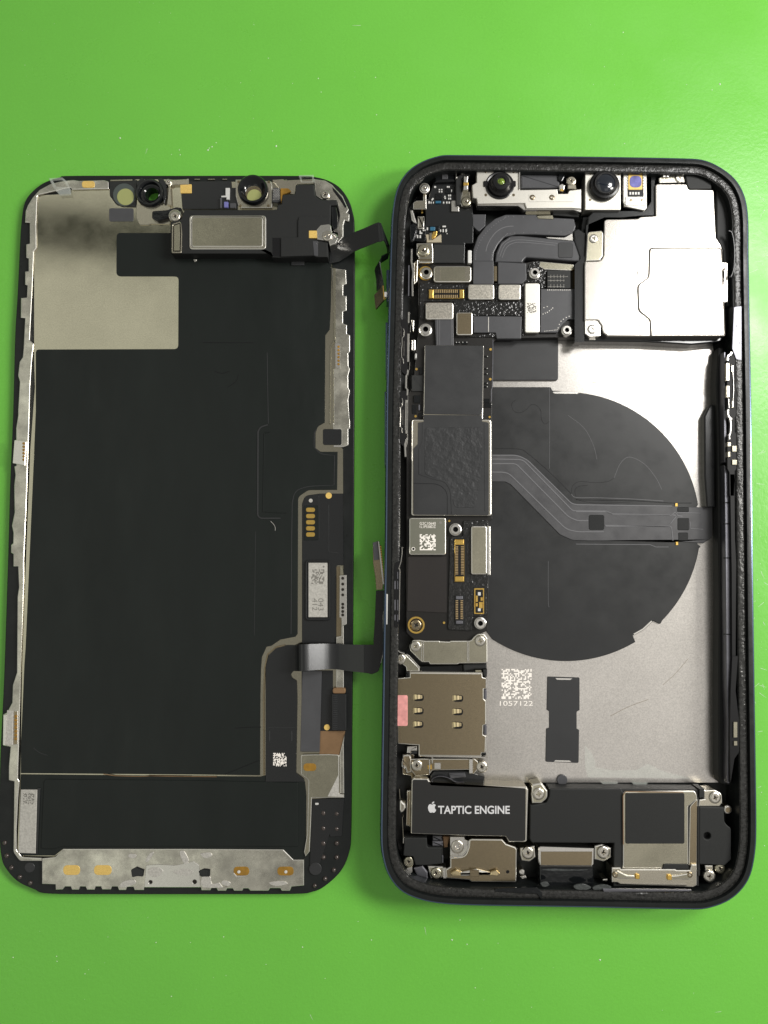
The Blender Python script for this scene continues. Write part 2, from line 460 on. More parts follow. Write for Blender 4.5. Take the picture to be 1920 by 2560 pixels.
# ------------------------------------------------------------------ the display, face down on the left
dsp = empty('phone_display', P(440, 1340, 0))
dsp['label'] = 'detached phone display lying face down, black film back with bare metal patch at top'
dsp['category'] = 'phone display'
OUT_D = [(185, 441.7), (150.5, 446), (110, 460.5), (78, 486.6), (62, 515.5), (55, 564.7), (51.5, 622), (46, 738), (40, 840), (36, 998), (34, 1060), (27.5, 1213), (22.6, 1387), (13, 1680), (5.8, 1833), (1.5, 1949), (.6, 2079), (5.8, 2140), (17, 2169), (46, 2201), (87, 2221), (127, 2232.3),
         (300, 2233.5), (520, 2233.5), (734, 2233), (780, 2228), (812, 2214), (852.5, 2176), (873, 2130), (878.5, 2072), (881, 1811), (883, 1580), (885, 1300), (887, 900), (887, 593.6), (882.7, 535.7), (868, 495), (839, 463), (787, 444.6), (700, 441.7), (440, 441.7)]
hole_px = ccirc(R, 365, 258, 60, 24)
glass = prism('glass_panel', [(p.x, p.y) for p in smooth(OUT_D, 5)], .10, -.05, MT['bezel'], dsp, .02, holes=[hole_px])
bp = prism('backing_plate', A("335,245,20 620,232 625,196 940,192 1180,108 1470,108") + R("700,128") + B("1150,128 1330,700 1360,900") + B("1395,2212") + D("1015,200,20 1100,290") + D("1104,2000") + Fc("1085,1420 800,1440 790,1880 700,1930") + Q("1500,1745 1410,1690") + E("560,1600 480,1655 190,1650,30 160,1600 185,1000 190,700 200,0") + Cc("215,1700 270,300") + A("310,1900 303,1640 303,720 325,640"),
           .125, .10, MT['patch_steel'], dsp, .004, holes=[ccirc(R, 365, 258, 66, 24)])
lr = prism('edge_rail', A("620,178,8 630,197 945,190,10 945,125,14 905,114 690,120 640,112 580,118 520,128 440,150 350,198 290,265 250,330 230,380 225,480 265,482 265,660 235,668 235,782 255,790 255,898 225,902 225,1015 245,1022 240,1125 190,1130 188,1300 225,1305 212,1560 205,1640 178,1680 165,1800 180,1850 165,2100") +
           Cc("165,0 148,110 150,430 133,440 142,510 132,600 132,680 135,835 112,950 125,1010 122,1100 105,1115 105,1182 125,1192 125,1300 165,1300 172,1480 160,1560 155,2212") +
           E("120,180 115,330 70,415 38,432 38,700 100,712 85,880 85,1000,10 132,1010 127,1450 125,1620,60 180,1695,40 370,1695 370,1668 200,1660,40 152,1600,30 152,1440 165,1160 178,1010 163,985 172,700 190,0") +
           Cc("190,2150 215,1450 215,1250 235,800 262,0") + A("268,1900 285,1640 300,1525 265,1490 285,1100 300,730 322,700 320,500 330,245,20"), .165, .10, MT['bare_steel'], dsp, .012)
boxes('weld_tab', [(E("40,435 68,435 58,700 36,695"), .20, .16), (Cc("135,210,10 235,222,8 225,430 120,410"), .21, .16)], MT['bright'], dsp)
prism('weld_tab', E("70,395 125,398 120,695 60,700"), .185, .16, MT['label_silver'], dsp, .01)
prism('weld_tab', E("127,398 165,400 165,690 122,696"), .183, .16, MT['champagne'], dsp, .01)
for k in range(6):
    prism('solder_blob', ccirc(Cc, 212, 240 + k * 28, 11, 10), .225, .2, MT['kapton'], dsp, .006)
for k in range(7):
    prism('solder_blob', ccirc(E, 145, 450 + k * 32, 14, 10), .20, .18, MT['kapton'], dsp, .006)
prism('contact_pad', rect(A, 715, 122, 825, 180, 25), .175, .16, MT['gold_paint'], dsp, .004)

# films
film = prism('black_film', A("318,1574,28 1545,1570,38 1548,942,38 1012,942,38 1015,570,32 1470,570") + B("1000,560 1345,700 1340,1180 1330,1400 1292,1450 1288,2212") + D("940,60 880,95,50 862,150 862,280 905,312,30 1052,312 1048,640 800,642,70 712,700,60 708,1880 690,1905 560,1930 480,1985") + Fc("440,125 400,215 392,320 387,560 384,1232") + E("1700,950 190,938 190,700 220,0") + Cc("230,2000 300,400") + A("318,2100"),
             .140, .124, MT['film'], dsp, .004)
prism('pressed_ridge', band(D("450,80 385,100,30 365,140 362,860,30 385,885,20 560,885"), 3.4), .152, .138, MT['film_grey'], film, .004)
prism('pressed_ridge', band(D("470,140 420,150,10 408,830 610,840"), 2.2), .150, .138, MT['film'], film, .004)
prism('pressed_ridge', band(D("870,120 850,150,20 848,270 900,330,30 1025,345 1020,600 790,610,60 680,650,60 660,760 655,1100 650,1880"), 2.0), .146, .138, MT['film_grey'], film, .003)
prism('pressed_ridge', band(B("790,1600 800,2212"), 1.5), .145, .138, MT['film_grey'], film, .002)
prism('film_crease', band(B("240,1515 670,1516"), 1.6), .1425, .139, MT['cavity'], film, .001)
for s in ("450,1900 520,1850 545,1790", "340,1760 400,1780 470,1760"):
    prism('film_crease', band(B(s), 1.6, 4), .1425, .139, MT['cavity'], film, .001)
for s in ("300,720 350,760 420,785", ):
    prism('film_crease', band(E(s), 1.2, 4), .1425, .139, MT['film_grey'], film, .001)
prism('film_crease', band(D("475,910 510,950 515,990"), 1.0, 4), .1425, .139, MT['label_silver'], film, .001)
prism('film_crease', band(D("345,1000 335,1890"), 1.0), .1425, .139, MT['film_grey'], film, .001)
for s in ("150,1250 400,1150 620,1100 700,1095", "60,1225 250,1190 385,1110"):
    prism('film_crease', band(Q("900,1020 1050,960 1210,895") if s[0] == '1' else Q("1000,620 1150,610 1220,612"), 1.6, 3), .1425, .139, MT['cavity'], film, .001)
low = prism('driver_cover', E("188,950 1700,965") + Q("1210,1040 1250,1030 1530,1010 1560,1040,20 1600,1075,20 1612,1200 1608,1690 1580,1752,20 1500,1748 1412,1662") + E("1659,1590 555,1590,10 482,1648,10 190,1648,20 170,1600"), .150, .124, MT['film'], dsp, .006)
prism('raised_pad', E("388,990,30 1659,1000") + Q("1540,1088,14 1540,1640,14 1400,1640") + E("1659,1570 560,1570 470,1590,20 362,1590,20"), .170, .148, MT['film'], low, .014)
frm = prism('label_recess', E("330,1065 360,1065,20 360,1080 335,1640 322,1640"), .172, .148, MT['flex'], low, .01)
lab = prism('serial_label', E("190,1080 331,1080 316,1630 167,1625"), .178, .148, MT['label_silver'], low, .006)
speckle('etched_code', E, 212, 1110, 306, 1205, 12, .1795, MT['ink'], lab, .5, 3)
prism('wavy_seam', band(E("900,945 1000,960 1210,966 1310,962 1510,966 1659,965") + Q("250,1030 470,1035 700,1036 840,1038"), 1.6), .155, .149, MT['copper_tape'], low, .001)

# right hand side of the back: touch flex, label, brackets
rr = prism('edge_rail', B("1345,870 1470,888 1475,1010 1447,1020,8 1447,1110,8 1475,1115 1475,1240 1445,1248,8 1445,1350,8 1478,1362 1478,1440 1505,1450 1505,1592 1490,1610 1492,1715 1505,1740 1490,1800 1490,1900 1505,1930 1490,2010 1500,2212") +
           D("1145,0 1160,45 1160,110 1145,120 1145,258,18 1100,272,10 1020,272 1020,258 1085,252,20 1085,118,14 1015,118 1010,60") + B("1365,2212 1362,1740 1378,1735 1378,1520"), .160, .10, MT['bare_steel'], dsp, .01)
prism('rail_fold', B("1352,870 1380,870 1380,1480 1340,1560 1335,2212 1322,2212 1330,1550 1362,1490"), .178, .12, MT['nickel'], rr, .008)
prism('weld_tab', B("1375,1518 1420,1520 1418,1732 1378,1732"), .185, .155, MT['bright'], rr, .006)
for k in range(6): prism('solder_blob', ccirc(B, 1405, 1550 + k * 30, 11, 10), .19, .18, MT['kapton'], rr, .005)
prism('hook_window', rect(D, 925, 116, 1084, 252, 18), .150, .12, MT['flex'], dsp, .004)
prism('hook_tab', D("1018,255 1100,255 1100,272 1018,272"), .168, .12, MT['bright'], rr, .003)
tf = prism('touch_flex', D("770,690,60 900,672 1100,672 1104,1290 1040,1290,20 1042,1500 1040,1960 745,1962 745,760"), .150, .124, MT['flex'], dsp, .008)
prism('contact_plate', D("760,775,20 890,775 890,1075,25 762,1075"), .158, .148, MT['film'], tf, .006)
prism('test_dot', ccirc(D, 820, 733, 17, 18), .158, .148, MT['label_silver'], tf, .003)
for y in (793, 847, 900, 953, 1006):
    prism('contact_pad', rect(D, 780, y, 857, y + 38, 18), .164, .156, MT['gold'], tf, .003)
prism('alignment_mark', ccirc(D, 975, 690, 27, 18), .157, .148, MT['gold_paint'], tf, .003)
prism('flex_rib', band(D("975,770 975,1175,10 1060,1185"), 1.6), .156, .148, MT['film_grey'], tf, .003)
prism('flex_rib', band(D("890,690 893,1060"), 1.2), .155, .148, MT['film_grey'], tf, .003)
prism('label_recess', rect(D, 770, 1242, 992, 1768, 40), .200, .148, MT['flex'], tf, .03, holes=[rect(D, 792, 1262, 972, 1744, 6)])
lb = prism('serial_label', rect(D, 800, 1268, 964, 1738), .190, .148, MT['label_silver'], tf, .006)
speckle('etched_code', D, 825, 1325, 938, 1450, 12, .1915, MT['ink'], lb, .5, 5)
text_mesh('lettering', '043', (D.o[0] + 885 / 3.4563, D.o[1] + 1575 / 3.4563, D.o[0] + 930 / 3.4563, D.o[1] + 1680 / 3.4563), .1915, MT['ink'], lb, 1)
text_mesh('lettering', '412', (D.o[0] + 835 / 3.4563, D.o[1] + 1575 / 3.4563, D.o[0] + 878 / 3.4563, D.o[1] + 1680 / 3.4563), .1915, MT['ink'], lb, 1)
prism('label_dot', ccirc(D, 932, 1302, 8, 10), .1915, .18, MT['ink'], lb, .001)
br = prism('hinge_bracket', D("1070,1375,10 1130,1372 1132,1800,15 1090,1815 1085,1745 1068,1740"), .230, .12, MT['bright'], dsp, .012)
prism('bracket_arm', D("1072,1295 1095,1292 1105,1372 1072,1375"), .190, .12, MT['nickel'], br, .006)
prism('bracket_arm', D("1087,1742 1104,1742 1106,2000") + Fc("1106,480 1040,480 1040,40") + D("1084,1900"), .195, .12, MT['bare_steel'], br, .01)
for y in (1402, 1452, 1499, 1545, 1625, 1655, 1688, 1718):
    prism('rivet', ccirc(D, 1096, y, 13, 14), .238, .22, MT['screw_pit'], br, .006)
prism('ground_plate', D("1042,1300 1080,1300 1080,1750 1088,1960 1040,1960"), .135, .10, MT['champagne'], dsp, .003)
prism('side_film', Fc("742,330 1012,330 1012,852 905,852 905,1030 742,1030"), .148, .124, MT['flex'], dsp, .004)
prism('copper_sleeve', rect(Fc, 1008, 480, 1122, 530, 20), .23, .12, MT['copper_tape'], dsp, .02)
lathe_ = prism('ribbed_sleeve', rect(Fc, 1000, 530, 1130, 850, 10), .24, .12, MT['flex'], dsp, .02)
boxes('sleeve_rib', [(rect(Fc, 1012, 545 + 16 * k, 1050, 552 + 16 * k), .2445, .235) for k in range(19)], MT['film_grey'], lathe_, joined=True)
prism('alignment_mark', ccirc(Fc, 960, 820, 26, 18), .165, .12, MT['gold_paint'], dsp, .003)
prism('copper_flex', Fc("903,850 1118,850 1110,900 1065,1065 895,1060"), .150, .12, MT['copper_tape'], dsp, .004)
sp = prism('grounding_plate', Fc("735,1055,20 815,1052 980,1050 1066,1055,20 1066,1392,10 1110,1398 1110,1428 832,1428 824,1650 812,1890 775,1935 762,1895 788,1740 800,1275,40 735,1225,20"), .185, .10, MT['nickel'], dsp, .012)
prism('contact_pad', rect(Fc, 757, 1130, 868, 1196, 33), .190, .18, MT['kapton'], sp, .003)
prism('torn_foil', Fc("965,1415 1060,1225 1062,1395 1105,1400 1105,1420"), .192, .18, MT['label_silver'], sp, .003)
prism('side_strip', Fc("1112,880 1105,960 1110,1392 1072,1388 1070,1050"), .175, .10, MT['bare_steel'], dsp, .01)
cp = prism('corner_pad', Fc("835,1432 1110,1430 1090,1760 985,1762 985,1740 900,1990 890,2050 810,2060 820,1760"), .125, .10, MT['flex'], dsp, .006)
prism('round_boss', ccirc(Fc, 860, 2040, 55, 24), .135, .12, MT['film_grey'], cp, .01)
prism('round_boss', ccirc(E, 265, 1750, 45, 24), .112, .09, MT['film_grey'], dsp, .01)
for c, x, y, r in ((Fc, 930, 1555, 22), (Fc, 1045, 1560, 20), (Fc, 930, 1685, 22), (Fc, 1045, 1690, 20), (Fc, 930, 1815, 22), (Fc, 1045, 1815, 20), (Fc, 930, 1935, 20), (Fc, 1045, 1935, 20), (Fc, 1020, 2045, 20), (Fc, 945, 2120, 20), (Fc, 855, 2180, 18),
                   (E, 55, 1535, 20), (E, 72, 1645, 20), (E, 112, 1748, 20), (E, 185, 1828, 20), (E, 275, 1880, 20)):
    s = r / 3.456 * PX
    lathe('glue_dot', pt(c, x, y), [(s, .09), (s, .11), (s * .85, .125), (s * .5, .138), (0, .142)], [MT['glue_clear']], dsp, None, 14)
prism('glue_blob', rect(Fc, 858, 1470, 888, 1488, 8), .135, .12, MT['smd_white'], dsp, .004)

# bottom metal strip
bs = prism('bottom_bracket', E("372,1672 482,1662,8 556,1590,10 1659,1590") + Q("1412,1664,10 1500,1752,10 1592,1752 1592,1975 1485,1985 1470,2020 1400,2020 1388,1998 1300,1998 1285,2020 1200,2020 1130,2020 1112,2000 1070,2000 1060,2020 990,2020 978,2000 930,2000 920,2020 850,2020 838,1996 795,1996 785,2016 708,2016 705,1990 215,1990") +
           E("1250,1945 1170,1945 1160,1918 1105,1918 1095,1945 1035,1945 1022,1915 975,1915 965,1940 890,1940 880,1915 835,1915 825,1942 760,1942 747,1915 700,1915 690,1942 630,1942 620,1915 570,1915 550,1940 490,1942 488,1896 372,1892"), .180, .10, MT['bare_steel'], dsp, .01)
for c, x0, x1, y0, y1 in ((E, 555, 700, 1730, 1815), (E, 820, 972, 1730, 1815), (Q, 985, 1120, 1812, 1888), (Q, 1362, 1503, 1812, 1888)):
    prism('contact_pad', rect(c, x0, y0, x1, y1, 40), .185, .175, MT['gold_paint' if c is E else 'kapton'], bs, .003)
prism('solder_edge', band(Q("985,1870 1010,1900 1040,1895 1085,1900"), 4), .19, .175, MT['bright'], bs, .004)
for x, y in ((1030, 1858), (1435, 1858)): prism('solder_blob', ccirc(Q, x, y, 14, 10), .195, .18, MT['smd_white'], bs, .005)
mid = prism('foil_patch', Q("232,1800 330,1792 480,1800 560,1785 640,1765 690,1800 700,1990 215,1990"), .192, .175, MT['bright'], bs, .006, holes=[ccirc(Q, 270, 1945, 17, 14), ccirc(Q, 650, 1943, 19, 14)])
for x, y, r in ((270, 1945, 16), (650, 1943, 18)): prism('rivet_hole', ccirc(Q, x, y, r, 14), .186, .178, MT['screw_pit'], bs, .001)
for s in ("100,1840,15 150,1815 215,1840 205,1900,10 160,1895 110,1905,10", "682,1850,10 730,1830 783,1838 780,1900,10 700,1900,10"):
    prism('burnt_glue', Q(s), .205, .178, MT['gloss_black'], bs, .015)
for s in ("20,1950 60,1930 130,1925 140,1960 60,1990 0,1985", "715,1900 780,1890 800,1960 860,1950 890,1985 930,1990 720,1990", "700,1700 780,1690 800,1720 740,1740", "90,1700 150,1710 130,1740 80,1730", "250,1830 330,1815 380,1850 330,1900 260,1890", "460,1850 560,1830 640,1850 600,1890 500,1880", "520,1690 560,1680 600,1760 560,1790", "260,1700 300,1690 250,1770 225,1760", "960,1950 900,1930 880,1960 940,1980", "1290,1950 1400,1935 1450,1960 1350,1980"):
    prism('solder_residue', [(p.x, p.y) for p in smooth(Q(s), 3)], .1945, .175, MT['label_silver'], bs, .004)

# ------------------------------------------------------------------ top of the display: earpiece and sensor rings
prism('bracket_plate', R("215,330 510,330 510,495,10 340,492 320,500 250,500,20 215,440,20"), .15, .12, MT['shield'], dsp, .008)
prism('black_patch', rect(A, 950, 357, 1160, 470, 18), .134, .12, MT['flex_grey'], dsp, .003)
# left window
wn = prism('sensor_window', A("950,118,10 1190,112 1182,342 1100,342,20 1010,325,40 955,250,30"), .155, .10, MT['gloss_black'], dsp, .01)
prism('window_lip', A("960,112 1150,108 1150,120 960,124"), .17, .15, MT['nickel'], wn, .004)
prism('window_ring', ccirc(A, 1080, 240, 98, 32), .162, .15, MT['glass_ring'], wn, .006)
prism('window_glass', ccirc(A, 1090, 259, 72, 32), .168, .155, MT['glass_olive'], wn, .003)
# ring with the open hole
def open_ring(name, c, x, y, prof, mat_, parent, cx2=None):
    k = PX / c.o[2]; ax = P(*pt(c, x, y), .1); V = []; Fs = []; seg = 36; n = len(prof)
    for r, z, dx, dy in prof:
        for q in range(seg):
            a = 2 * PI * q / seg; V.append((ax.x + (r * math.cos(a) + dx) * k, ax.y + (r * math.sin(a) - dy) * k, z))
    for i in range(n):
        i2 = (i + 1) % n
        for q in range(seg): Fs.append((i * seg + q, i * seg + (q + 1) % seg, i2 * seg + (q + 1) % seg, i2 * seg + q))
    o = mesh_obj(name, V, Fs, mat_, parent)
    bm = bmesh.new(); bm.from_mesh(o.data); bmesh.ops.recalc_face_normals(bm, faces=bm.faces); bm.to_mesh(o.data); bm.free()
    o.data.polygons.foreach_set('use_smooth', [True] * len(o.data.polygons))
    try: o.data.set_sharp_from_angle(angle=math.radians(40))
    except Exception: pass
    return o
rg = open_ring('camera_ring', R, 345, 245, [(130, .10, 0, 0), (128, .22, 0, 0), (120, .24, 0, 0), (104, .24, 0, 0), (94, .20, 6, 4), (94, .17, 10, 6), (82, .17, 18, 10), (78, .21, 18, 10), (70, .22, 19, 12), (60, .20, 20, 13), (58, .10, 20, 13)], MT['gloss_black'], dsp)
prism('ring_clip', R("215,130 265,95 290,110 250,170 225,190"), .23, .10, MT['gloss_black'], rg, .01)
prism('ring_clip', R("400,100 440,95 475,140 480,250 455,320 440,220"), .20, .10, MT['gloss_black'], rg, .01)
prism('ring_cable', R("350,380,20 480,370 560,345,20 600,350 595,400 520,400 490,440 400,470,20 350,440,15"), .24, .12, MT['gloss_black'], rg, .03)
prism('sensor_bracket', R("470,120 525,115 525,140 510,165 520,330 480,325 495,180"), .20, .10, MT['shield'], dsp, .008)
prism('strip_plate', R("520,112 668,105 670,152 540,155 520,165"), .19, .10, MT['shield'], dsp, .008)
screw(R, 490, 128, 28, .22, dsp)
sf = prism('sensor_flex', B("85,125,10 480,122 485,180 535,180 535,362 60,365 50,240 85,215"), .165, .10, MT['flex'], dsp, .01)
prism('gold_tab', rect(B, 42, 150, 140, 228, 8), .180, .15, MT['gold_paint'], sf, .004)
prism('tiny_mark', B("100,105 115,105 115,150 100,150"), .185, .15, MT['smd_white'], sf, .003)
prism('chip_part', B("432,182 468,182 465,282 440,282 440,262 395,262 395,250 432,248"), .21, .15, MT['smd_white'], sf, .004)
prism('chip_part', rect(B, 385, 268, 400, 355), .21, .15, MT['rail'], sf, .004)
prism('chip_part', rect(B, 418, 300, 456, 352, 8), .21, .15, MT['sensor_violet'], sf, .01)
prism('chip_part', rect(B, 470, 312, 520, 355, 8), .21, .15, MT['flex_grey'], sf, .01)
boxes('edge_mark', [(rect(B, x, 103, x + l, 112), .135, .1) for x, l in ((165, 45), (280, 60), (405, 40))], MT['nickel'], dsp)
# right ring in its square bracket
sq = prism('ring_bracket', B("518,110 620,108 825,125,10 835,165 835,355 570,355 540,330 520,250"), .18, .10, MT['shield'], dsp, .01)
for x, y in ((545, 130), (805, 130), (800, 335), (560, 335)): prism('rivet', ccirc(B, x, y, 12, 12), .185, .17, MT['champagne'], sq, .003)
rg2 = open_ring('camera_ring', B, 678, 228, [(138, .17, 0, 0), (136, .27, 0, 0), (128, .29, 0, 0), (112, .29, 0, 0), (96, .24, 2, 8), (84, .20, 2, 14), (72, .185, 2, 20), (72, .17, 2, 20)], MT['gloss_black'], dsp)
prism('window_ring', ccirc(B, 681, 250, 84, 30), .186, .17, MT['champagne'], rg2, .004)
prism('window_glass', ccirc(B, 681, 258, 64, 30), .192, .17, MT['glass_olive'], rg2, .003)
prism('side_plate', B("830,112 930,105 940,115 955,105 960,115 1060,110 1190,105,8 1190,150 1040,155 1030,240 930,235"), .15, .10, MT['shield'], dsp, .008)
fx = prism('folded_flex', B("838,178,10 895,175,10 905,300 880,312 830,300"), .24, .12, MT['flex_grey'], dsp, .025)
boxes('woven_dot', [(rect(B, 840 + 14 * i + (7 if j % 2 else 0), 190 + 11 * j, 847 + 14 * i + (7 if j % 2 else 0), 196 + 11 * j), .245, .235) for i in range(4) for j in range(9)], MT['label_silver'], fx, joined=True)
prism('kapton_tab', B("905,185 975,185,30 1000,215,10 925,240 915,320 905,300"), .20, .12, MT['kapton'], dsp, .006)

# earpiece speaker
ear = prism('earpiece_speaker', R("510,470,25 600,455,20 630,370,10 1390,370") + B("875,365 880,330 915,320 920,240,16 1030,235,10 1035,152,16 1195,150,16 1205,250,40 1255,283,20 1392,283,10 1397,330 1340,335 1340,500 1330,640 1315,650 1315,782 1215,784 1190,772 910,784,6 835,780,6 822,748") + R("640,748 510,748,20"), .40, .12, MT['plastic'], dsp, .02)
prism('end_magnet_frame', R("522,492,20 600,468,20 610,560 606,742,14 520,742,14"), .425, .39, MT['shield'], ear, .008, holes=[R("534,500,10 594,480,10 600,560 596,730,8 530,730,8")])
prism('end_magnet', R("541,506 588,490 592,560 588,722 538,722"), .43, .39, MT['nickel'], ear, .008)
prism('magnet_rim', rect(R, 672, 418, 1335, 712, 34), .420, .39, MT['shield'], ear, .012, holes=[rect(R, 690, 430, 1312, 692, 26)])
prism('magnet_plate', rect(R, 692, 432, 1308, 690, 24), .432, .39, MT['nickel'], ear, .012)
prism('raised_cover', B("1066,426,18 1258,422 1260,430 1335,430 1335,560 1150,560 1150,612 1215,625 1225,640 1312,655 1312,778 1215,778 1190,765 908,775 908,612 1055,606 1055,470"), .43, .39, MT['plastic'], ear, .012)
prism('cover_notch', B("836,612 905,612 905,775 838,772"), .403, .38, MT['cavity'], ear, .001)
prism('cover_groove', B("1182,640 1228,640 1228,770 1195,765"), .437, .42, MT['flex_grey'], ear, .006)
prism('gold_tab', rect(B, 1150, 550, 1218, 614, 4), .44, .39, MT['gold_paint'], ear, .004)
bk = prism('clip_bracket', B("1215,540 1250,500,20 1340,490,30 1350,560 1355,610 1395,620,30 1390,660,20 1330,680 1320,640 1220,625"), .445, .15, MT['bright'], dsp, .02)
screw(B, 1308, 592, 48, .47, bk)
lathe('washer', pt(B, 1362, 640), [(.10, .15), (.10, .30), (.09, .31), (.055, .31), (.05, .29), (0, .29)], [MT['bright']], bk, None, 24)
prism('cable_guard', B("1340,340 1385,340,10 1400,420 1395,520 1360,545 1345,500"), .40, .15, MT['gloss_black'], dsp, .04)
prism('corner_rail', B("1195,105 1290,118 1352,155 1380,190 1440,250 1475,330 1495,370 1478,395 1500,410 1498,470 1460,462 1448,500 1448,600 1400,660 1335,690 1330,660 1395,610 1400,520 1415,420 1395,300 1260,280,20 1210,250,30"), .155, .10, MT['bare_steel'], dsp, .01)
prism('corner_ink', B("1350,175 1380,200 1440,270 1475,340 1465,360 1420,290 1360,210"), .162, .15, MT['gloss_black'], dsp, .004)
screw(B, 1290, 236, 42, .20, dsp)
screw(R, 548, 420, 50, .42, dsp)
prism('screw_post', ccirc(R, 548, 420, 54, 24), .36, .12, MT['nickel'], dsp, .01)
prism('film_clip', rect(B, 998, 815, 1110, 848), .17, .13, MT['film_grey'], film, .006)
prism('guard_chip', B("155,798 185,798 180,812 165,818"), .16, .13, MT['label_silver'], film, .003)
# clear corner guard at the top left
prism('clear_guard', A("428,97 545,90 585,125 610,185 615,235 520,240 470,180"), .21, .15, MT['clear'], dsp, .012, holes=[A("455,108 535,104 565,130 590,175 495,172")])
prism('clear_guard', B("1060,72 1190,68 1198,135 1080,135"), .18, .10, MT['clear'], dsp, .01, holes=[B("1085,85 1175,82 1178,125 1090,128")])

# upper sensor cable: rises over the edge, bends down to its connector
st = [((430 / 6.9125 + 780, 500 + 830 / 6.9125, .16), (780 + 400 / 6.9125, 500 + 1105 / 6.9125, .16))]
up = [f1("330,830 300,1120"), f1("450,790 470,1080"), f1("540,690 600,1000"), f1("720,580 740,900"), f1("940,490 960,810"), f1("1100,420 1130,745")]
zs = (.16, .17, .24, .34, .55, .72)
st = [((*up[i][0], zs[i]), (*up[i][1], zs[i])) for i in range(6)]
st += [((*f1("1150,405")[0], .75), (*f1("1185,738")[0], .75)), ((*f1("1195,420")[0], .74), (*f1("1245,715")[0], .74)), ((*f1("1240,545")[0], .66), (*f1("1300,800")[0], .64))]
uf = ribbon('sensor_cable', st, .016, MT['flex'], dsp)
st2 = [((*f1("1240,545")[0], .66), (*f1("1265,740")[0], .60)), ((*f1("1335,820")[0], .60), (*f1("1290,850")[0], .45)), ((*f1("1330,920")[0], .57), (*f1("1300,1030")[0], .40)), ((*f1("1210,985")[0], .56), (*f1("1230,1085")[0], .38)),
       ((*f1("1165,1080")[0], .56), (*f1("1095,1180")[0], .34)), ((*f1("1180,1190")[0], .56), (*f1("1080,1235")[0], .33)), ((*f1("1215,1380")[0], .56), (*f1("1110,1400")[0], .34)), ((*f1("1230,1490")[0], .56), (*f1("1115,1590")[0], .36))]
ribbon('sensor_cable', st2, .016, MT['flex'], dsp)
ribbon('cable_connector', [((*f1("1225,1490")[0], .58), (*f1("1075,1660")[0], .36)), ((*f1("1250,1730")[0], .58), (*f1("1100,1905")[0], .36))], .03, MT['champagne'], dsp)
prism('connector_body', rect(f1, 1248, 1600, 1300, 1690, 14), .60, .50, MT['smd_white'], dsp, .01)
prism('connector_body', band(f1("1228,1495 1248,1735 1275,1712"), 2.2), .60, .54, MT['gold'], dsp, .003)

# main display cable: wide ribbon, folded over the edge, then up between the two halves
df = prism('display_cable', Fc("432,1232 432,300 455,200,60 520,140,60 610,112 710,112 712,335 670,335,20 648,365,15 660,395,15 700,420,20 705,560 695,1215 760,1265,30 770,1290 430,1290"), .165, .14, MT['flex'], dsp, .006)
prism('cable_edge', band(Fc("418,1232 415,560 425,300 450,190 520,130 600,112"), 4), .158, .14, MT['champagne'], df, .003)
speckle('etched_code', Fc, 497, 1040, 612, 1155, 14, .1665, MT['etch'], df, .55, 8)
for x in (465, 657): prism('pressed_ridge', rect(Fc, x - 5, 850, x + 5, 940), .169, .16, MT['film_grey'], df, .002)
prism('pressed_ridge', band(Fc("440,822 690,822"), 1.2), .168, .16, MT['film_grey'], df, .002)
prism('lower_strip', Fc("748,335 915,335 897,1030 730,1028"), .20, .12, MT['flex_grey'], dsp, .006)
sts = []
for x, yt, yb, z, d in ((686, 110, 335, .16, 0), (694, 108, 335, .25, .01), (703, 106, 335, .36, .02), (718, 106, 336, .45, .04), (740, 104, 335, .475, .05), (770, 104, 334, .465, .06), (810, 102, 330, .435, .06), (850, 101, 327, .405, .06), (890, 100, 324, .375, .06), (930, 98, 320, .345, .06), (970, 98, 318, .315, .05), (1005, 98, 318, .29, .03), (1040, 99, 320, .28, .02), (1070, 101, 323, .285, .01), (1120, 104, 332, .295, 0), (1190, 107, 340, .31, 0), (1280, 108, 350, .34, 0)):
    a = pt(Fc, x, yt); b = pt(Fc, x + 3, yb); sts.append(((a[0], a[1], z - d), (b[0], b[1], z + d)))
rb = ribbon('display_cable', sts, .014, MT['flex'], dsp)
turn = prism('display_cable', Fc("1279,108 1362,108 1362,60") + f2("845,1300 860,900 985,890 990,1100 965,1300 975,1650 970,1850 950,1960,60 900,2140,60 800,2180,40") + Fc("1300,352 1279,350"), .345, .326, MT['flex'], dsp, .004)
prism('cable_edge', band(f2("988,800 990,1100 968,1300 975,1650 966,1880 935,2010"), 1.2), .349, .33, MT['label_silver'], turn, .001)
cn = prism('connector_stiffener', f2("812,165 905,138,8 985,760 965,860 968,885 865,890 850,700 815,470"), .50, .44, MT['champagne'], dsp, .008)
prism('connector_film', f2("812,165 890,140 915,425 830,435"), .503, .49, MT['flex_grey'], cn, .003)
prism('connector_rail', f2("890,142 910,145 965,560 990,800 965,805 935,560"), .535, .44, MT['bright'], cn, .006)
prism('connector_body', f2("918,205 940,198 990,790 975,800"), .52, .40, MT['lens_black'], cn, .004)
for k in range(22):
    y = 215 + k * 26; x = 922 + (y - 200) * .083
    prism('connector_pin', rect(f2, x, y, x + 20, y + 13), .535, .50, MT['gold'], cn, .002)
dsp.location.z += .05
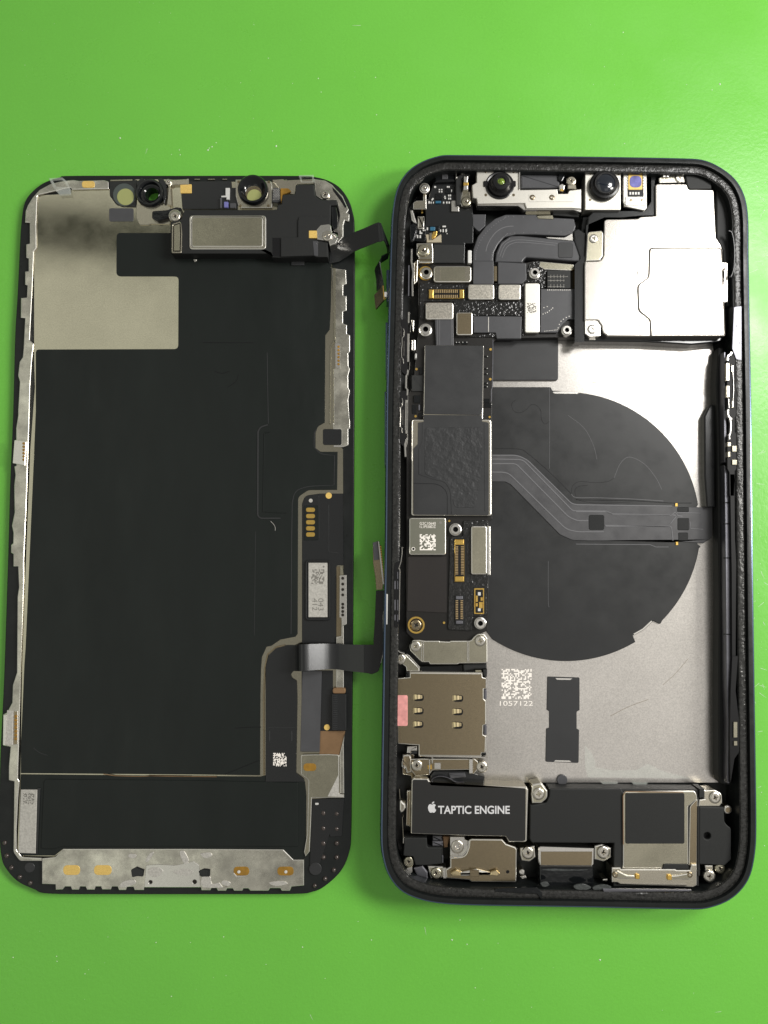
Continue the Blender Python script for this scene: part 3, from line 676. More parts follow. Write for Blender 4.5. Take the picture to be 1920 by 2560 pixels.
# ------------------------------------------------------------------ the opened phone body on the right
ph = empty('opened_phone', P(1420, 1340, 0))
ph['label'] = 'dark blue phone with screen off, showing logic board, round charging coil and silver camera cover'
ph['category'] = 'phone'
OUT_B = [(1133.6, 384.3), (1440, 388.0), (1717.8, 393), (1767, 398.8), (1801.7, 414.7), (1833.5, 437.9), (1853.8, 463.9), (1868.2, 501.5), (1874, 553.6), (1874.6, 640.4), (1877, 785), (1881.3, 1020), (1884, 1289), (1888.5, 1640), (1892.8, 1929), (1894.3, 2074), (1891.4, 2132), (1879.8, 2189.8), (1856.7, 2227.4), (1822, 2256.3), (1772.8, 2273.7), (1729.4, 2277), (1440, 2271.5), (1180, 2267), (1090, 2261), (1045, 2251), (1009.4, 2236.6), (986.3, 2216.3), (966, 2184.5), (954.5, 2144), (950, 2091.9), (953, 1889.4), (957.4, 1600), (961.7, 1347), (964.3, 1020), (968.7, 843), (973, 669.4), (976, 582.5), (978.8, 530.5), (987.5, 478.4), (1003.4, 443.7), (1026.5, 417.6), (1061.3, 397.4), (1098.9, 386.4)]
base = [P(p.x, p.y, .74) for p in smooth(OUT_B, 4)]
base = [Vector((p.x, p.y)) for p in base]
if sarea(base) < 0: base.reverse()
def resample(q, step):
    out = []; n = len(q); carry = 0
    for i in range(n):
        a, b = q[i], q[(i + 1) % n]; d = (b - a).length; t = carry
        while t < d:
            out.append(a + (b - a) * (t / d)); t += step
        carry = t - d
    return out
base = resample(base, .09)
for _ in range(2): base = [(base[i - 1] + base[i] * 2 + base[(i + 1) % len(base)]) / 4 for i in range(len(base))]
def shell(name, spec, mat_, parent, close=None, jit=None, split=None):
    V = []; Fs = []; n = len(base)
    for off, z in spec:
        lp = offset(base, off)
        for k, p in enumerate(lp):
            zz = z
            if jit and jit[0] <= off <= jit[1]: zz += random.uniform(-jit[2], jit[2])
            V.append((p.x, p.y, zz))
    m = len(spec)
    for r in range(m - 1):
        for k in range(n): Fs.append((r * n + k, r * n + (k + 1) % n, (r + 1) * n + (k + 1) % n, (r + 1) * n + k))
    if close == 'cap': Fs.append(tuple((m - 1) * n + k for k in range(n)))
    if close == 'ring':
        for k in range(n): Fs.append(((m - 1) * n + k, (m - 1) * n + (k + 1) % n, (k + 1) % n, k))
    o = mesh_obj(name, V, Fs, mat_, parent, mats=[mat_, MT['bezel']] if split else None, fmat=[1 if k // n >= split else 0 for k in range(len(Fs))] if split else None)
    o.data.polygons.foreach_set('use_smooth', [len(p.vertices) == 4 for p in o.data.polygons])
    try: o.data.set_sharp_from_angle(angle=math.radians(35))
    except Exception: pass
    return o
hs = shell('housing', [(.03, 0), (0, .05), (0, .68), (.008, .712), (.024, .732), (.045, .738), (.125, .737), (.135, .66), (.30, .655), (.305, .10), (.40, .09)], MT['housing'], ph, 'cap', None, 5)
shell('adhesive_strip', [(.142, .656), (.145, .672), (.17, .680), (.20, .683), (.23, .682), (.26, .683), (.285, .676), (.295, .656)], MT['adhesive'], hs, None, (.16, .28, .006))
# side buttons on the left edge
for c, y0, y1, x in ((G, 1015, 1290, 20), (g3, 175, 1105, 165), (g3, 1370, 2660, 148)):
    a = pt(c, x, y0); b = pt(c, x, y1)
    prism('side_button', [(a[0], a[1], 2), (a[0] + 16, a[1], 2), (b[0] + 18, b[1], 2), (b[0], b[1], 2)], .55, .22, MT['housing'], hs, .02)
prism('antenna_band', f2("1020,950 1042,955 1035,1420 1018,1420"), .742, .70, MT['smd_white'], hs, .002)

# left inner rail, slots and contact strips
for s in ("430,140 470,115 530,110 560,200 545,900 560,1060 500,1085 440,1030 425,900",): 
    prism('rail_slot', [p + (3,) for p in g3(s)], .690, .60, MT['cavity'], hs, .004)
    prism('rail_slot', [(p[0] - 2.6, p[1] + 180.0 * 1.0, 3) for p in g3(s)], .690, .60, MT['cavity'], hs, .004)
for s, wd in (("565,0 562,190", 4.5), ("595,220 590,350", 1.6), ("560,375 556,860", 5.5), ("582,870 575,1000", 1.8), ("552,1000 545,1070 522,1100 518,1310 545,1340 540,1440", 5.0), ("552,1450 548,1570", 1.6), ("535,1570 528,2100", 6.0), ("545,2110 540,2260 520,2330", 2.5)):
    prism('contact_strip', band(g3(s), wd), .700, .40, MT['bright'], hs, .008)
for s, wd in (("475,285 490,330 485,410 450,450 450,560 438,650 442,780 470,810 478,890", 2.2), ("432,250 432,440", 1.0), ("428,790 424,990", 1.0), ("485,500 482,760", 1.2),
              ("450,1490 462,1540 455,1620 425,1650 430,1800 422,1980 450,2010 455,2090", 2.2), ("410,1560 408,2190", .8), ("465,1690 462,1950", 1.2)):
    prism('spring_wire', band(g3(s), wd), .706, .62, MT['bright'], hs, .005)
prism('contact_strip', band(I("265,0 262,260"), 7), .70, .40, MT['bright'], hs, .008)
prism('contact_strip', band(I("265,340 250,380 255,490"), 5), .70, .40, MT['bright'], hs, .008)
prism('contact_strip', band(I("225,1270 225,1330 215,1400 195,1460"), 2.5), .70, .40, MT['bright'], hs, .006)
prism('contact_strip', band(f2("1218,560 1228,600 1215,1350"), 2.6), .70, .40, MT['bright'], hs, .006)
prism('contact_strip', band(f2("1190,1380 1170,1560 1185,1680 1160,1790 1230,1850 1300,1870"), 3.0), .66, .40, MT['bright'], hs, .006)
prism('rail_slot', [p + (3,) for p in f2("1150,480 1240,430 1235,540 1225,1350 1190,1480 1140,1450 1135,600")], .690, .6, MT['cavity'], hs, .004)
boxes('contact_pad', [(rect(f2, 1140, y, 1165, y + h), .696, .6) for y, h in ((750, 130), (1040, 165), (1270, 90))] + [(rect(f2, 1185, y, 1200, y + h), .70, .6) for y, h in ((610, 110), (750, 130), (1040, 165), (1270, 110))], MT['rail'], hs)
prism('side_spring', g5("440,180 460,120 470,220 515,275 500,300 440,260"), .62, .35, MT['bright'], hs, .02)
prism('side_spring', g5("400,850 430,830 470,870 510,900 520,970 470,1040 425,1060 400,1000"), .60, .35, MT['shield'], hs, .04)
prism('side_spring', g5("465,1480 485,1475 480,1580 462,1585"), .58, .35, MT['bright'], hs, .006)
prism('contact_strip', band(g5("405,640 415,820"), 1.6), .66, .40, MT['shield'], hs, .004)
prism('contact_strip', band(g5("470,1110 455,1140 470,1470"), 1.6), .60, .40, MT['shield'], hs, .004)
prism('contact_strip', band(g4("480,1400 475,1600 505,1800 490,1960 495,2212"), 4.5), .66, .40, MT['bright'], hs, .006)
prism('contact_strip', band(g4("430,1680 425,2212"), 3.0), .672, .60, MT['rail'], hs, .004)
prism('contact_strip', g4("515,1640 590,1580 575,1960 520,2010"), .50, .30, MT['champagne'], hs, .01)
prism('contact_strip', g3("610,130 660,140 655,330 640,345"), .48, .30, MT['champagne'], hs, .01)
prism('switch_part', rect(g3, 612, 470, 688, 670, 30), .52, .34, MT['bright'], hs, .03)
prism('switch_part', rect(g3, 675, 715, 706, 800, 4), .48, .34, MT['smd_white'], hs, .01)
prism('glue_blob', g4("445,720 500,720 550,880 575,970 520,950 470,900"), .62, .4, MT['bright'], hs, .04)
prism('glue_blob', g4("440,980 510,950 570,1000 575,1080 520,1260 460,1280 440,1150"), .66, .4, MT['gloss_black'], hs, .06)

# right inner wall
prism('side_ridge', [(p[0], p[1], 3) for p in H("1230,1690 1275,1690 1280,2212")] + [(1806, 1270), (1812, 1640)] + [(p[0], p[1], 3) for p in L("1300,250 1310,900 1340,1120 1250,1100 1235,1040 1230,500")] + [(1798, 1500), (1794, 1100), (1790, 960)], .40, .10, MT['plastic'], hs, .03)
prism('side_pad', [(p[0], p[1], 6) for p in r6("345,800 430,820 420,2212")] + [(1790, 1268), (1768, 1268), (1762, 1190), (1761, 1040)], .30, .10, MT['flex'], hs, .05)
prism('inner_rail', J("1283,560 1312,600 1340,660 1335,1300 1345,1700 1350,2212") + L("1350,240 1325,290 1320,880 1325,1100 1308,1100 1312,600 1300,200") + J("1297,2000 1288,1000"), .60, .15, MT['rail'], hs, .012)
prism('inner_rail', r6("552,0 578,0 578,860 590,1020 600,1270 590,1700 560,1690 553,1200 550,900 545,500"), .60, .15, MT['rail'], hs, .01)
for y in (888, 1070, 1365, 2025): prism('rail_joint', rect(J, 1284, y - 5, 1350, y + 5), .603, .55, MT['cavity'], hs, .001)
prism('rail_slot', r6("620,20 690,10 750,90 770,300 770,930 720,1010 720,1230 775,1290 780,1740 720,1830 710,2212 640,2212 635,1850 605,1790 605,1300 660,1240 660,1030 600,960 600,120"), .668, .60, MT['cavity'], hs, .004)
prism('rail_slot', J("1330,640 1370,640 1375,1200 1385,1400 1380,2212 1348,2212 1345,1500"), .668, .60, MT['cavity'], hs, .004)
prism('rail_slot', L("1350,0 1400,0 1380,300 1400,480 1418,600 1410,830 1370,890 1335,1100 1328,700 1335,300"), .668, .60, MT['cavity'], hs, .004)
for s, wd in (("668,0 660,35 620,60 612,130", 5), ("648,1030 660,1100 655,1240 640,1270 640,1340", 4), ("622,880 620,960 650,1015 675,1025", 4.5), ("625,720 632,860", 2.5), ("690,310 702,480 695,740 685,850", 2.0)):
    prism('contact_strip', band(r6(s), wd, 4), .69, .5, MT['bright'], hs, .006)
boxes('contact_pad', [(rect(r6, *q), .69, .5) for q in ((592, 170, 635, 440), (595, 520, 640, 695), (610, 1385, 662, 1450), (612, 1530, 652, 1612), (670, 205, 700, 305), (676, 760, 702, 855))], MT['shield'], hs)
boxes('contact_pad', [(rect(r6, *q), .69, .5) for q in ((680, 1440, 748, 1530), (680, 1655, 752, 1732))], MT['nickel'], hs)
boxes('contact_pad', [(rect(L, 1362, 570, 1395, 705), .69, .5), (rect(L, 1365, 735, 1395, 775), .69, .5)], MT['nickel'], hs)
prism('blue_scuff', H("1365,1340 1432,1330 1432,1800 1385,1790 1350,1700"), .688, .66, MT['rail'], hs, .004, label='patch of the ledge with its adhesive torn off')
prism('edge_seam', band(H("1320,680 1350,700 1370,830 1365,1000 1340,1080"), 3, 4), .70, .64, MT['gloss_black'], hs, .01)

# back plate and what is glued to it
pl = prism('back_plate', [(1190, 850), (1760, 850), (1782, 862, 8), (1788, 900), (1790, 1500), (1796, 1957), (1190, 1957)], .13, .095, MT['steel_plate'], ph, .006)
prism('back_plate_side', K("225,985 330,985 330,1180 225,1160"), .20, .10, MT['champagne'], ph, .01)
spk = speckle('etched_code', K, 1085, 250, 1345, 510, 22, .1318, MT['etch'], pl, .5, 11)
text_mesh('serial_number', '1057122', (pt(K, 1070, 0)[0], pt(K, 0, 527)[1], pt(K, 1356, 0)[0], pt(K, 0, 568)[1]), .1318, MT['etch'], pl)
prism('black_sticker', N("652,178,8 930,186,8 930,468 905,482 905,628 926,640 922,925,14 636,915,14 642,630 668,620 668,480 646,465"), .150, .128, MT['film_grey'], pl, .006)
for s in ("720,190 868,194 850,207 735,205", "722,900 842,903 860,916 706,913"): prism('sticker_slit', N(s), .152, .14, MT['bright'], pl, .001)
prism('locating_pin', ccirc(N, 780, 1072, 46, 26), .17, .12, MT['flex_grey'], pl, .012)
prism('clear_film', N("975,770 1040,850 1070,930 1060,960 1200,985 1420,985 1520,930 1640,990 1900,1060 1000,1050 975,960"), .133, .129, MT['clear'], pl, .001)
for s, wd in (("1195,520 1350,440 1525,375", 1.2), ("1650,250 1760,150 1870,20", 1.0)): prism('scratch', band(N(s), wd * .7, 3), .1315, .129, MT['champagne'], pl, .0004)
for s in ("800,240 880,120 935,55", "810,330 900,190 1000,40"): prism('scratch', band(J(s), .8, 3), .1315, .129, MT['champagne'], pl, .0004)
for s in ("140,1990 300,1990 410,1983", "300,2020 440,2015"): prism('scratch', band(H(s), .7, 3), .1315, .129, MT['champagne'], pl, .0004)
prism('foam_pad', rect(M, -80, 1600, 608, 1972, 24), .185, .128, MT['film_grey'], pl, .012)

# charging coil
cx, cy = 1415, 1315
def arc(r, a0, a1, n=24): return [(cx + r * math.cos(math.radians(a0 + (a1 - a0) * k / n)), cy + r * math.sin(math.radians(a0 + (a1 - a0) * k / n))) for k in range(n + 1)]
coil = prism('charging_coil', [(1205, 967.5), (1377, 967.5, 4), (1381.5, 976)] + arc(335, -84, -9.2) + [(1740, 1270), (1744, 1360), (1753, 1366, 4)] + arc(337.5, 9.5, 44.5) + [(1651, 1561, 4), (1634, 1552.5), (1583, 1588.5), (1589, 1606, 3)] + arc(338, 59.5, 123) + [(1205, 1565)], .175, .126, MT['coil_black'], ph, .012)
prism('coil_clip', O("628,135 720,132 852,138 845,155 655,153 636,150"), .185, .14, MT['bright'], coil, .003)
prism('coil_clip', band(J("500,2025 580,1980 655,1910"), 6), .18, .12, MT['bright'], coil, .012)
cf = prism('coil_cable', O("90,682 320,682,40 400,720,40 780,1100,60 820,1108,40 1659,1120") + J("860,918 1000,925 1100,926,20 1128,900 1180,900 1180,1190,60 1100,1238,20 860,1222 0,1214") + O("1659,1436 800,1420,100 690,1370,60 262,935,50 215,913,30 90,913"), .190, .170, MT['cable_grey'], coil, .008)
for s in ("100,685 320,685,40 405,722,40 788,1100,60 830,1112,30 1659,1124", "100,718 370,722,40 800,1165,20 1090,1168,10 1145,1192,10 1640,1202", "100,757 310,757,30 765,1218,60 840,1250,30 935,1250", "100,830 240,832,50 745,1325,60 840,1346,30 1070,1346", "1085,1297 1640,1299", "1659,1200 1750,1212"):
    prism('cable_trace', band(O(s), 3.2), .196, .185, MT['trace'], cf, .004)
for s in ("0,965 265,967 320,990 820,998 855,970,10 878,990,10 815,1068", "250,1082 825,1095,10 838,1215", "870,972 1075,978", "985,1050 990,1110 1100,1118"): prism('cable_trace', band(J(s), 2.6), .196, .185, MT['trace'], cf, .004)
prism('bond_pad', rect(O, 940, 1200, 1075, 1330, 20), .198, .185, MT['flex'], cf, .008)
for q in ((876, 925, 978, 968), (878, 1020, 978, 1125), (885, 1145, 970, 1215)): prism('bond_pad', rect(J, *q, 10), .198, .185, MT['flex'], cf, .008)
for x, y in ((868, 905), (873, 1240)): prism('copper_pad', rect(J, x - 10, y - 14, x + 10, y + 14), .192, .16, MT['gold'], coil, .002)
prism('coil_step', band(J("1000,890 820,890 500,870 0,862"), 1.6), .180, .17, MT['flex'], coil, .002)
prism('coil_step', band(J("0,1245 640,1250 690,1270 800,1270"), 1.6), .179, .17, MT['trace'], coil, .002)
for s, m_, wd in (("310,205 275,240 290,300 345,318 400,290 440,250 490,255 525,300 530,370 560,415 600,390", 'cavity', .9), ("790,1010 800,950 860,912 1000,922 1110,910 1160,880", 'cavity', .9), ("830,1040 820,990 850,955 930,945", 'cavity', .9), ("790,1020 830,1050 1000,1052 1300,1062 1585,1080", 'trace', 1.2), ("830,1062 900,1085 1050,1100 1300,1088", 'cavity', .9),
                  ("600,100 602,500 600,800", 'trace', .7), ("590,1600 590,1960 600,1990", 'trace', .7), ("1160,880 1210,760 1290,700 1420,760 1520,880 1570,980", 'trace', .8), ("760,340 900,450 980,600 1010,720", 'trace', .7)):
    prism('film_crease', band(O(s), wd, 4), .1768, .17, MT[m_], coil, .0006)
prism('film_crease', band(O("120,628 320,630 400,660 600,830 790,1020"), 1.2, 4), .1768, .17, MT['cavity'], coil, .0006)

# rear camera cover
cb = prism('camera_frame', H("60,560 250,540 700,250 980,250 1190,300 1290,900 1335,960 1335,1300 1310,1350 1310,1570,80 1250,1640,60 1000,1665 600,1640 0,1632 0,1000"), .40, .10, MT['gloss_black'], ph, .03)
cc = prism('camera_cover', H("75,985 80,945 215,942,40 240,890 245,582,30 530,577 560,560 690,552 688,275,22 960,275,22 972,322,20 1190,326,18 1210,740 1250,800 1268,850 1268,950 1314,955,12 1314,1296,12 1284,1300 1286,1588,24 660,1590 275,1588 235,1560 225,1500,40 190,1450,20 75,1450"), .560, .36, MT['cover_steel'], ph, .014)
prism('panel_seam', H("630,825,34 1262,825,34 1290,1592,20 640,1592 632,1450,40 535,1375,60 526,1150,60 622,1085,50"), .564, .55, MT['screw_pit'], cc, .001)
prism('raised_panel', H("641,832,30 1255,832,30 1284,1586,24 652,1588 643,1448,40 545,1370,60 537,1150,60 632,1082,50"), .585, .55, MT['cover_steel'], cc, .012)
prism('fixing_tab', H("100,690,30 222,678,16 236,700 232,900,30 205,936,20 85,940"), .545, .36, MT['nickel'], cc, .012)
screw(H, 155, 745, 40, .57, cc, MT['bright'], 'tri')
prism('fixing_tab', H("76,1452 185,1452,30 216,1500,30 214,1592,20 120,1600,30 76,1570,10"), .53, .36, MT['bright'], cc, .012)
screw(H, 140, 1530, 42, .55, cc, MT['bright'], 'tri')
for x, y in ((557, 1045), (562, 1475)): screw(H, x, y, 34, .568, cc, MT['bright'], 'tri')
prism('side_clip', H("1272,1000 1290,1003,8 1302,1020 1302,1240 1290,1250,8 1272,1250"), .565, .55, MT['screw_pit'], cc, .001, holes=[H("1272,1007 1287,1010 1295,1025 1295,1235 1286,1243 1272,1243")])
prism('clip_foot', H("110,1600 170,1600 168,1625 112,1625"), .42, .3, MT['bright'], cc, .006)

# front camera row
fb = prism('front_camera_bracket', G("800,152 1172,152 1178,325 1390,322 1500,318 1510,400,30 1560,410,30 1600,330,20 1705,318 1705,490 1610,485 1230,487 1215,442 808,448 800,402 768,395 760,285,12 800,262"), .60, .40, MT['bracket_steel'], ph, .012)
prism('bracket_lip', G("805,452 1212,446 1225,490 1610,488 1705,492 1705,520 1690,518 1640,500 1210,500 1160,465 810,462"), .565, .36, MT['bright'], fb, .008)
prism('embossed_plate', rect(G, 1250, 362, 1640, 430, 10), .604, .59, MT['bracket_steel'], fb, .004)
for x in (1283, 1452): screw(G, x, 390, 26, .615, fb, MT['champagne'])
for x, y in ((880, 170), (1120, 170), (880, 370), (1120, 370)): prism('rivet', ccirc(G, x, y, 12, 12), .606, .59, MT['champagne'], fb, .003)
prism('bracket_fold', rect(G, 1165, 152, 1178, 320), .63, .40, MT['bright'], fb, .006)
k = PX / 3.4563
lathe('lens_seat', pt(G, 1000, 290), [(128 * k, .60), (128 * k, .615), (118 * k, .625), (100 * k, .61), (0, .61)], [MT['lens_black']], fb, None, 40)
prism('lens_lug', rect(G, 860, 248, 900, 296, 8), .625, .6, MT['lens_black'], fb, .006)
prism('lens_lug', rect(G, 1095, 248, 1140, 296, 8), .625, .6, MT['lens_black'], fb, .006)
ls = lathe('front_lens', pt(G, 1002, 290), [(104 * k, .61), (102 * k, .66), (84 * k, .70), (80 * k, .76), (72 * k, .785), (44 * k, .79), (36 * k, .77), (0, .77)], [MT['lens_black']], fb, None, 40, zref=.61)
lathe('lens_element', pt(G, 1002, 290), [(30 * k, .77), (20 * k, .782), (10 * k, .788), (0, .79)], [MT['lens_green']], ls, None, 24, zref=.61)
cb2 = prism('dark_cylinder', rect(M, 285, 195, 620, 312, 8), .52, .2, MT['flex_grey'], fb, .05)
prism('top_tab', rect(M, 335, 145, 605, 186), .55, .3, MT['rail'], fb, .01)
prism('top_tab', rect(M, 365, 150, 412, 175, 12), .556, .54, MT['champagne'], fb, .004)
screw(M, 722, 245, 46, .60, fb, MT['shield'])
prism('screw_tab', M("690,285 760,280 765,320 690,318"), .59, .4, MT['shield'], fb, .008)
prism('contact_spring', M("612,285 640,270,10 668,285,10 660,330 640,345,10 618,330"), .63, .35, MT['bright'], fb, .02)
prism('contact_spring', rect(M, 625, 318, 655, 338, 4), .635, .35, MT['gold'], fb, .006)
prism('bulb_window', M("605,180 650,175,20 665,215 640,262,20 605,240"), .56, .3, MT['gloss_black'], fb, .03)
mb = prism('main_lens_block', rect(M, 838, 165, 1148, 500, 6), .58, .30, MT['bracket_steel'], ph, .01)
for x, y in ((885, 185), (1130, 190), (882, 412)): prism('rivet', ccirc(M, x, y, 11, 12), .585, .57, MT['champagne'], mb, .003)
ls2 = lathe('front_lens', pt(M, 998, 302), [(134 * k, .58), (134 * k, .66), (126 * k, .69), (108 * k, .70), (100 * k, .73), (96 * k, .745), (84 * k, .745), (82 * k, .735), (0, .735)], [MT['lens_black']], mb, None, 44, zref=.58)
lathe('lens_element', pt(M, 998, 302), [(82 * k, .735), (70 * k, .752), (45 * k, .764), (20 * k, .769), (0, .77)], [MT['lens_glass']], ls2, None, 36, zref=.58)
sb = prism('sensor_block', M("1168,190,14 1190,160,14 1372,165,10 1375,480,20 1350,505,10 1180,470 1168,420"), .56, .30, MT['bracket_steel'], ph, .012)
prism('sensor_well', rect(M, 1205, 190, 1345, 385, 6), .563, .55, MT['lens_black'], sb, .001)
prism('sensor_rim', rect(M, 1212, 195, 1335, 325, 8), .57, .55, MT['gold_paint'], sb, .006)
prism('sensor_die', rect(M, 1225, 205, 1328, 305, 44), .578, .56, MT['sensor_violet'], sb, .004)
boxes('sensor_pin', [(rect(M, 1222 + 24 * i, 345, 1238 + 24 * i, 368), .575, .56) for i in range(4)] + [(rect(M, x, 205 + 24 * i, x + 10, 218 + 24 * i), .575, .56) for i in range(5) for x in (1200, 1338)], MT['smd_white'], sb)
prism('sensor_plate', rect(M, 1185, 385, 1368, 465, 14), .575, .55, MT['bright'], sb, .01)
for x in (1235, 1330): prism('rivet', ccirc(M, x, 415, 12, 12), .58, .57, MT['champagne'], sb, .003)
prism('corner_block', H("945,195,14 1100,180,10 1170,200,14 1172,318 980,320,20 960,290"), .58, .2, MT['plastic'], ph, .02)
ct = prism('corner_tab', H("715,225 745,205 745,185 805,185 810,215 850,180 900,180 940,230 940,262 720,266"), .56, .3, MT['shield'], ph, .012)
screw(H, 897, 222, 44, .58, ct, MT['screw'])
boxes('contact_spring', [(rect(H, 752, 185, 775, 215), .60, .5), (rect(H, 783, 185, 804, 215), .60, .5)], MT['bright'], ct)
prism('contact_spring', rect(H, 835, 172, 850, 195), .60, .5, MT['gold'], ct, .004)
prism('frame_black', H("640,180 700,190 690,270 695,500 680,555 560,560 400,575 250,575 100,640 90,900 40,940 0,980 0,1632 60,1632 70,980 90,690 105,560 150,510 420,500 590,500 640,430"), .50, .12, MT['flex'], ph, .03)
prism('frame_black', H("1215,330 1290,360 1330,560 1325,700 1335,1330 1300,1330 1268,850 1215,740"), .50, .12, MT['plastic'], ph, .03)

# camera cables
c1 = prism('camera_cable', G("770,945 772,840,60 810,730,60 880,640,60 960,575,60 1050,540,60 1310,540 1345,560 1640,575") + M("760,640 740,700 660,725,10 400,712 240,712,60") + G("1040,735,60 985,800,60 950,870,60 945,945"), .440, .20, MT['flex_grey'], ph, .02)
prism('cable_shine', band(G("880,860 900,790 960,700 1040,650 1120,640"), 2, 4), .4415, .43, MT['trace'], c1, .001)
c2 = prism('camera_cable', G("960,948 970,870,60 1010,780,60 1090,725,60 1180,722 1640,765") + M("750,770 790,800 830,900 780,945 560,925 330,910,20 310,930") + G("1195,955"), .450, .20, MT['flex_grey'], ph, .03)
prism('stiff_pad', rect(M, 605, 780, 735, 915, 24), .458, .44, MT['film_grey'], c2, .008)
prism('white_wedge', M("500,735 660,740 730,702 735,765 690,762 520,745"), .462, .44, MT['bright'], c2, .003)
prism('camera_clip', M("420,550 560,545 568,580 435,575"), .455, .3, MT['nickel'], c1, .006)
prism('camera_clip', M("310,500 540,505 540,540 330,540"), .44, .3, MT['nickel'], ph, .006)
prism('black_web', M("560,500 760,510 790,560 740,560 560,545"), .43, .2, MT['plastic'], ph, .02)
prism('ribbon_post', M("740,680 780,660 840,700 860,900 820,960 800,1000 810,1600 760,1600 755,1200 790,900 745,770"), .47, .2, MT['flex'], ph, .04)

for s in ("1000,905 1040,810 1100,770 1200,760 1500,790", "1020,915 1055,830 1110,790 1200,780 1480,805", "985,880 1020,800 1090,745"): prism('cable_trace', band(G(s), 1.6, 4), .453, .44, MT['trace'], c2, .001)
for s in ("790,930 800,850 850,740 930,650 1030,580 1120,558 1640,592", "925,935 935,870 980,790 1050,720 1130,700 1600,690"):
    q = smooth(G(s), 10, False)
    for i in range(0, len(q), 2): prism('stitch', circ(q[i].x, q[i].y, 1.3, 6), .4425, .43, MT['trace'], c1, .0005)
h1 = crop(1040, 700, 6.9125); h2 = crop(1000, 1580, 6.9125); h3 = crop(1120, 1880, 6.9125)
# ------------------------------------------------------------------ logic board
lbd = prism('logic_board', G("292,968 430,962 760,930 1230,955 1330,935 1420,955 1500,1018 1640,1020 1645,1600 975,1612 945,1640") + I("1003,0 1005,1030 975,1060 975,1600 968,1990 930,2010 900,2020") + K("965,60 955,80 420,100 300,60 330,0") + I("262,2010,40 262,0") + G("255,2000 300,1480"), .360, .14, MT['pcb'], ph, .01)
prism('board_edge', band(h1("1330,1030 1325,1850 1300,1900 1300,2100"), 1.2), .366, .35, MT['rail'], lbd, .001)
tape = prism('foam_tape', G("345,1125 700,1128 705,1275 965,1290 960,1130 985,1130 985,1290 1190,1290 1195,1120,20 1260,960,30 1330,940,30 1410,1000,30 1405,1170 1345,1180 1340,1125 1215,1125 1212,1580 1190,1590 1195,1415 770,1415 770,1590 965,1560,15 975,1600 620,1600 610,1440 600,1290 350,1290 345,1440 310,1440 310,1130"), .385, .35, MT['foam'], lbd, .008)
def cover(pts, z, m='nickel', rim=True):
    o = prism('connector_cover', pts, z, .36, MT[m], lbd, .014)
    return o
k1 = cover(rect(G, 430, 985, 755, 1125, 28), .47, 'nickel')
for x in (447, 700): prism('cover_band', rect(G, x, 992, x + 42, 1110, 12), .473, .465, MT['shield'], k1, .002)
cover(rect(G, 728, 1142, 953, 1274, 22), .45, 'nickel_grain')
cover(rect(G, 990, 1143, 1184, 1276, 22), .45, 'nickel_grain')
cover(rect(G, 358, 1300, 600, 1446, 22), .46, 'nickel_grain')
cover(rect(G, 625, 1385, 767, 1582, 22), .47, 'champagne')
k6 = cover(rect(G, 1217, 1130, 1346, 1562, 22), .46, 'bracket_steel')
speckle('etched_code', G, 1235, 1305, 1315, 1390, 10, .4615, MT['ink'], k6, .5, 21)
prism('cable_tail', G("440,1440 600,1440 602,1672 450,1672"), .43, .3, MT['flex_grey'], lbd, .01)
for x in (462, 480, 583, 594): prism('cable_trace', rect(G, x - 2, 1450, x + 3, 1668), .435, .42, MT['trace'], lbd, .001)
prism('cable_tail', G("770,1418 1190,1420 1185,1612 975,1612 965,1560,12 775,1560"), .42, .3, MT['flex_grey'], lbd, .01)
prism('cable_trace', rect(G, 900, 1425, 906, 1555), .424, .41, MT['label_silver'], lbd, .001)
prism('cable_head', rect(G, 770, 942, 948, 1140), .455, .3, MT['flex_grey'], lbd, .012)
prism('cable_head', G("985,950 1228,960,10 1232,1100,20 1190,1138 985,1138"), .458, .3, MT['flex_grey'], lbd, .012)
prism('cable_clip', rect(G, 950, 985, 978, 1115), .45, .36, MT['champagne'], lbd, .006)
prism('white_clip', rect(G, 725, 848, 757, 960, 8), .46, .3, MT['smd_white'], lbd, .01)
rf = prism('flash_cable', G("1355,1182 1655,1182 1655,1445 1590,1445,40 1530,1500,30 1500,1560,20 1350,1560"), .42, .3, MT['flex_grey'], lbd, .012)
for k in range(13): prism('rivet', rect(G, 1410 + 16 * k, 1188, 1418 + 16 * k, 1196), .424, .41, MT['label_silver'], rf, .001)
for k in range(9): prism('rivet', rect(G, 1385 + 14 * k, 1545 - 1.5 * k, 1391 + 14 * k, 1551 - 1.5 * k), .424, .41, MT['label_silver'], rf, .001)
for x, y in ((1375, 1400), (1395, 1392), (1412, 1385), (1430, 1372), (1445, 1360), (1458, 1348), (1382, 1345), (1410, 1335), (1505, 1520), (1515, 1490), (1530, 1462), (1550, 1445), (1575, 1430), (1600, 1420)):
    prism('rivet', rect(G, x - 4, y - 4, x + 4, y + 4), .424, .41, MT['label_silver'], rf, .001)
chp = prism('grid_chip', rect(G, 1410, 1020, 1612, 1178, 6), .44, .3, MT['plastic'], lbd, .01)
boxes('grid_mark', [(rect(G, 1440 + 28 * i, 1060, 1443 + 28 * i, 1090), .444, .43) for i in range(5)] + [(rect(G, 1440 + 28 * i, 1100, 1443 + 28 * i, 1120), .444, .43) for i in range(5)] + [(rect(G, 1440 + 28 * i, 1140, 1443 + 28 * i, 1172), .444, .43) for i in range(5)] +
      [(rect(G, 1415, y, 1590 if y < 1090 else 1560, y + 3), .4445, .43) for y in (1075, 1108, 1162)], MT['label_silver'], chp)
prism('nickel_plate', M("450,945 740,970 750,1010,20 720,1025 490,1015 440,985"), .41, .3, MT['nickel'], lbd, .01)
prism('gold_strip', rect(M, 752, 1010, 765, 1160), .44, .3, MT['gold'], lbd, .004)
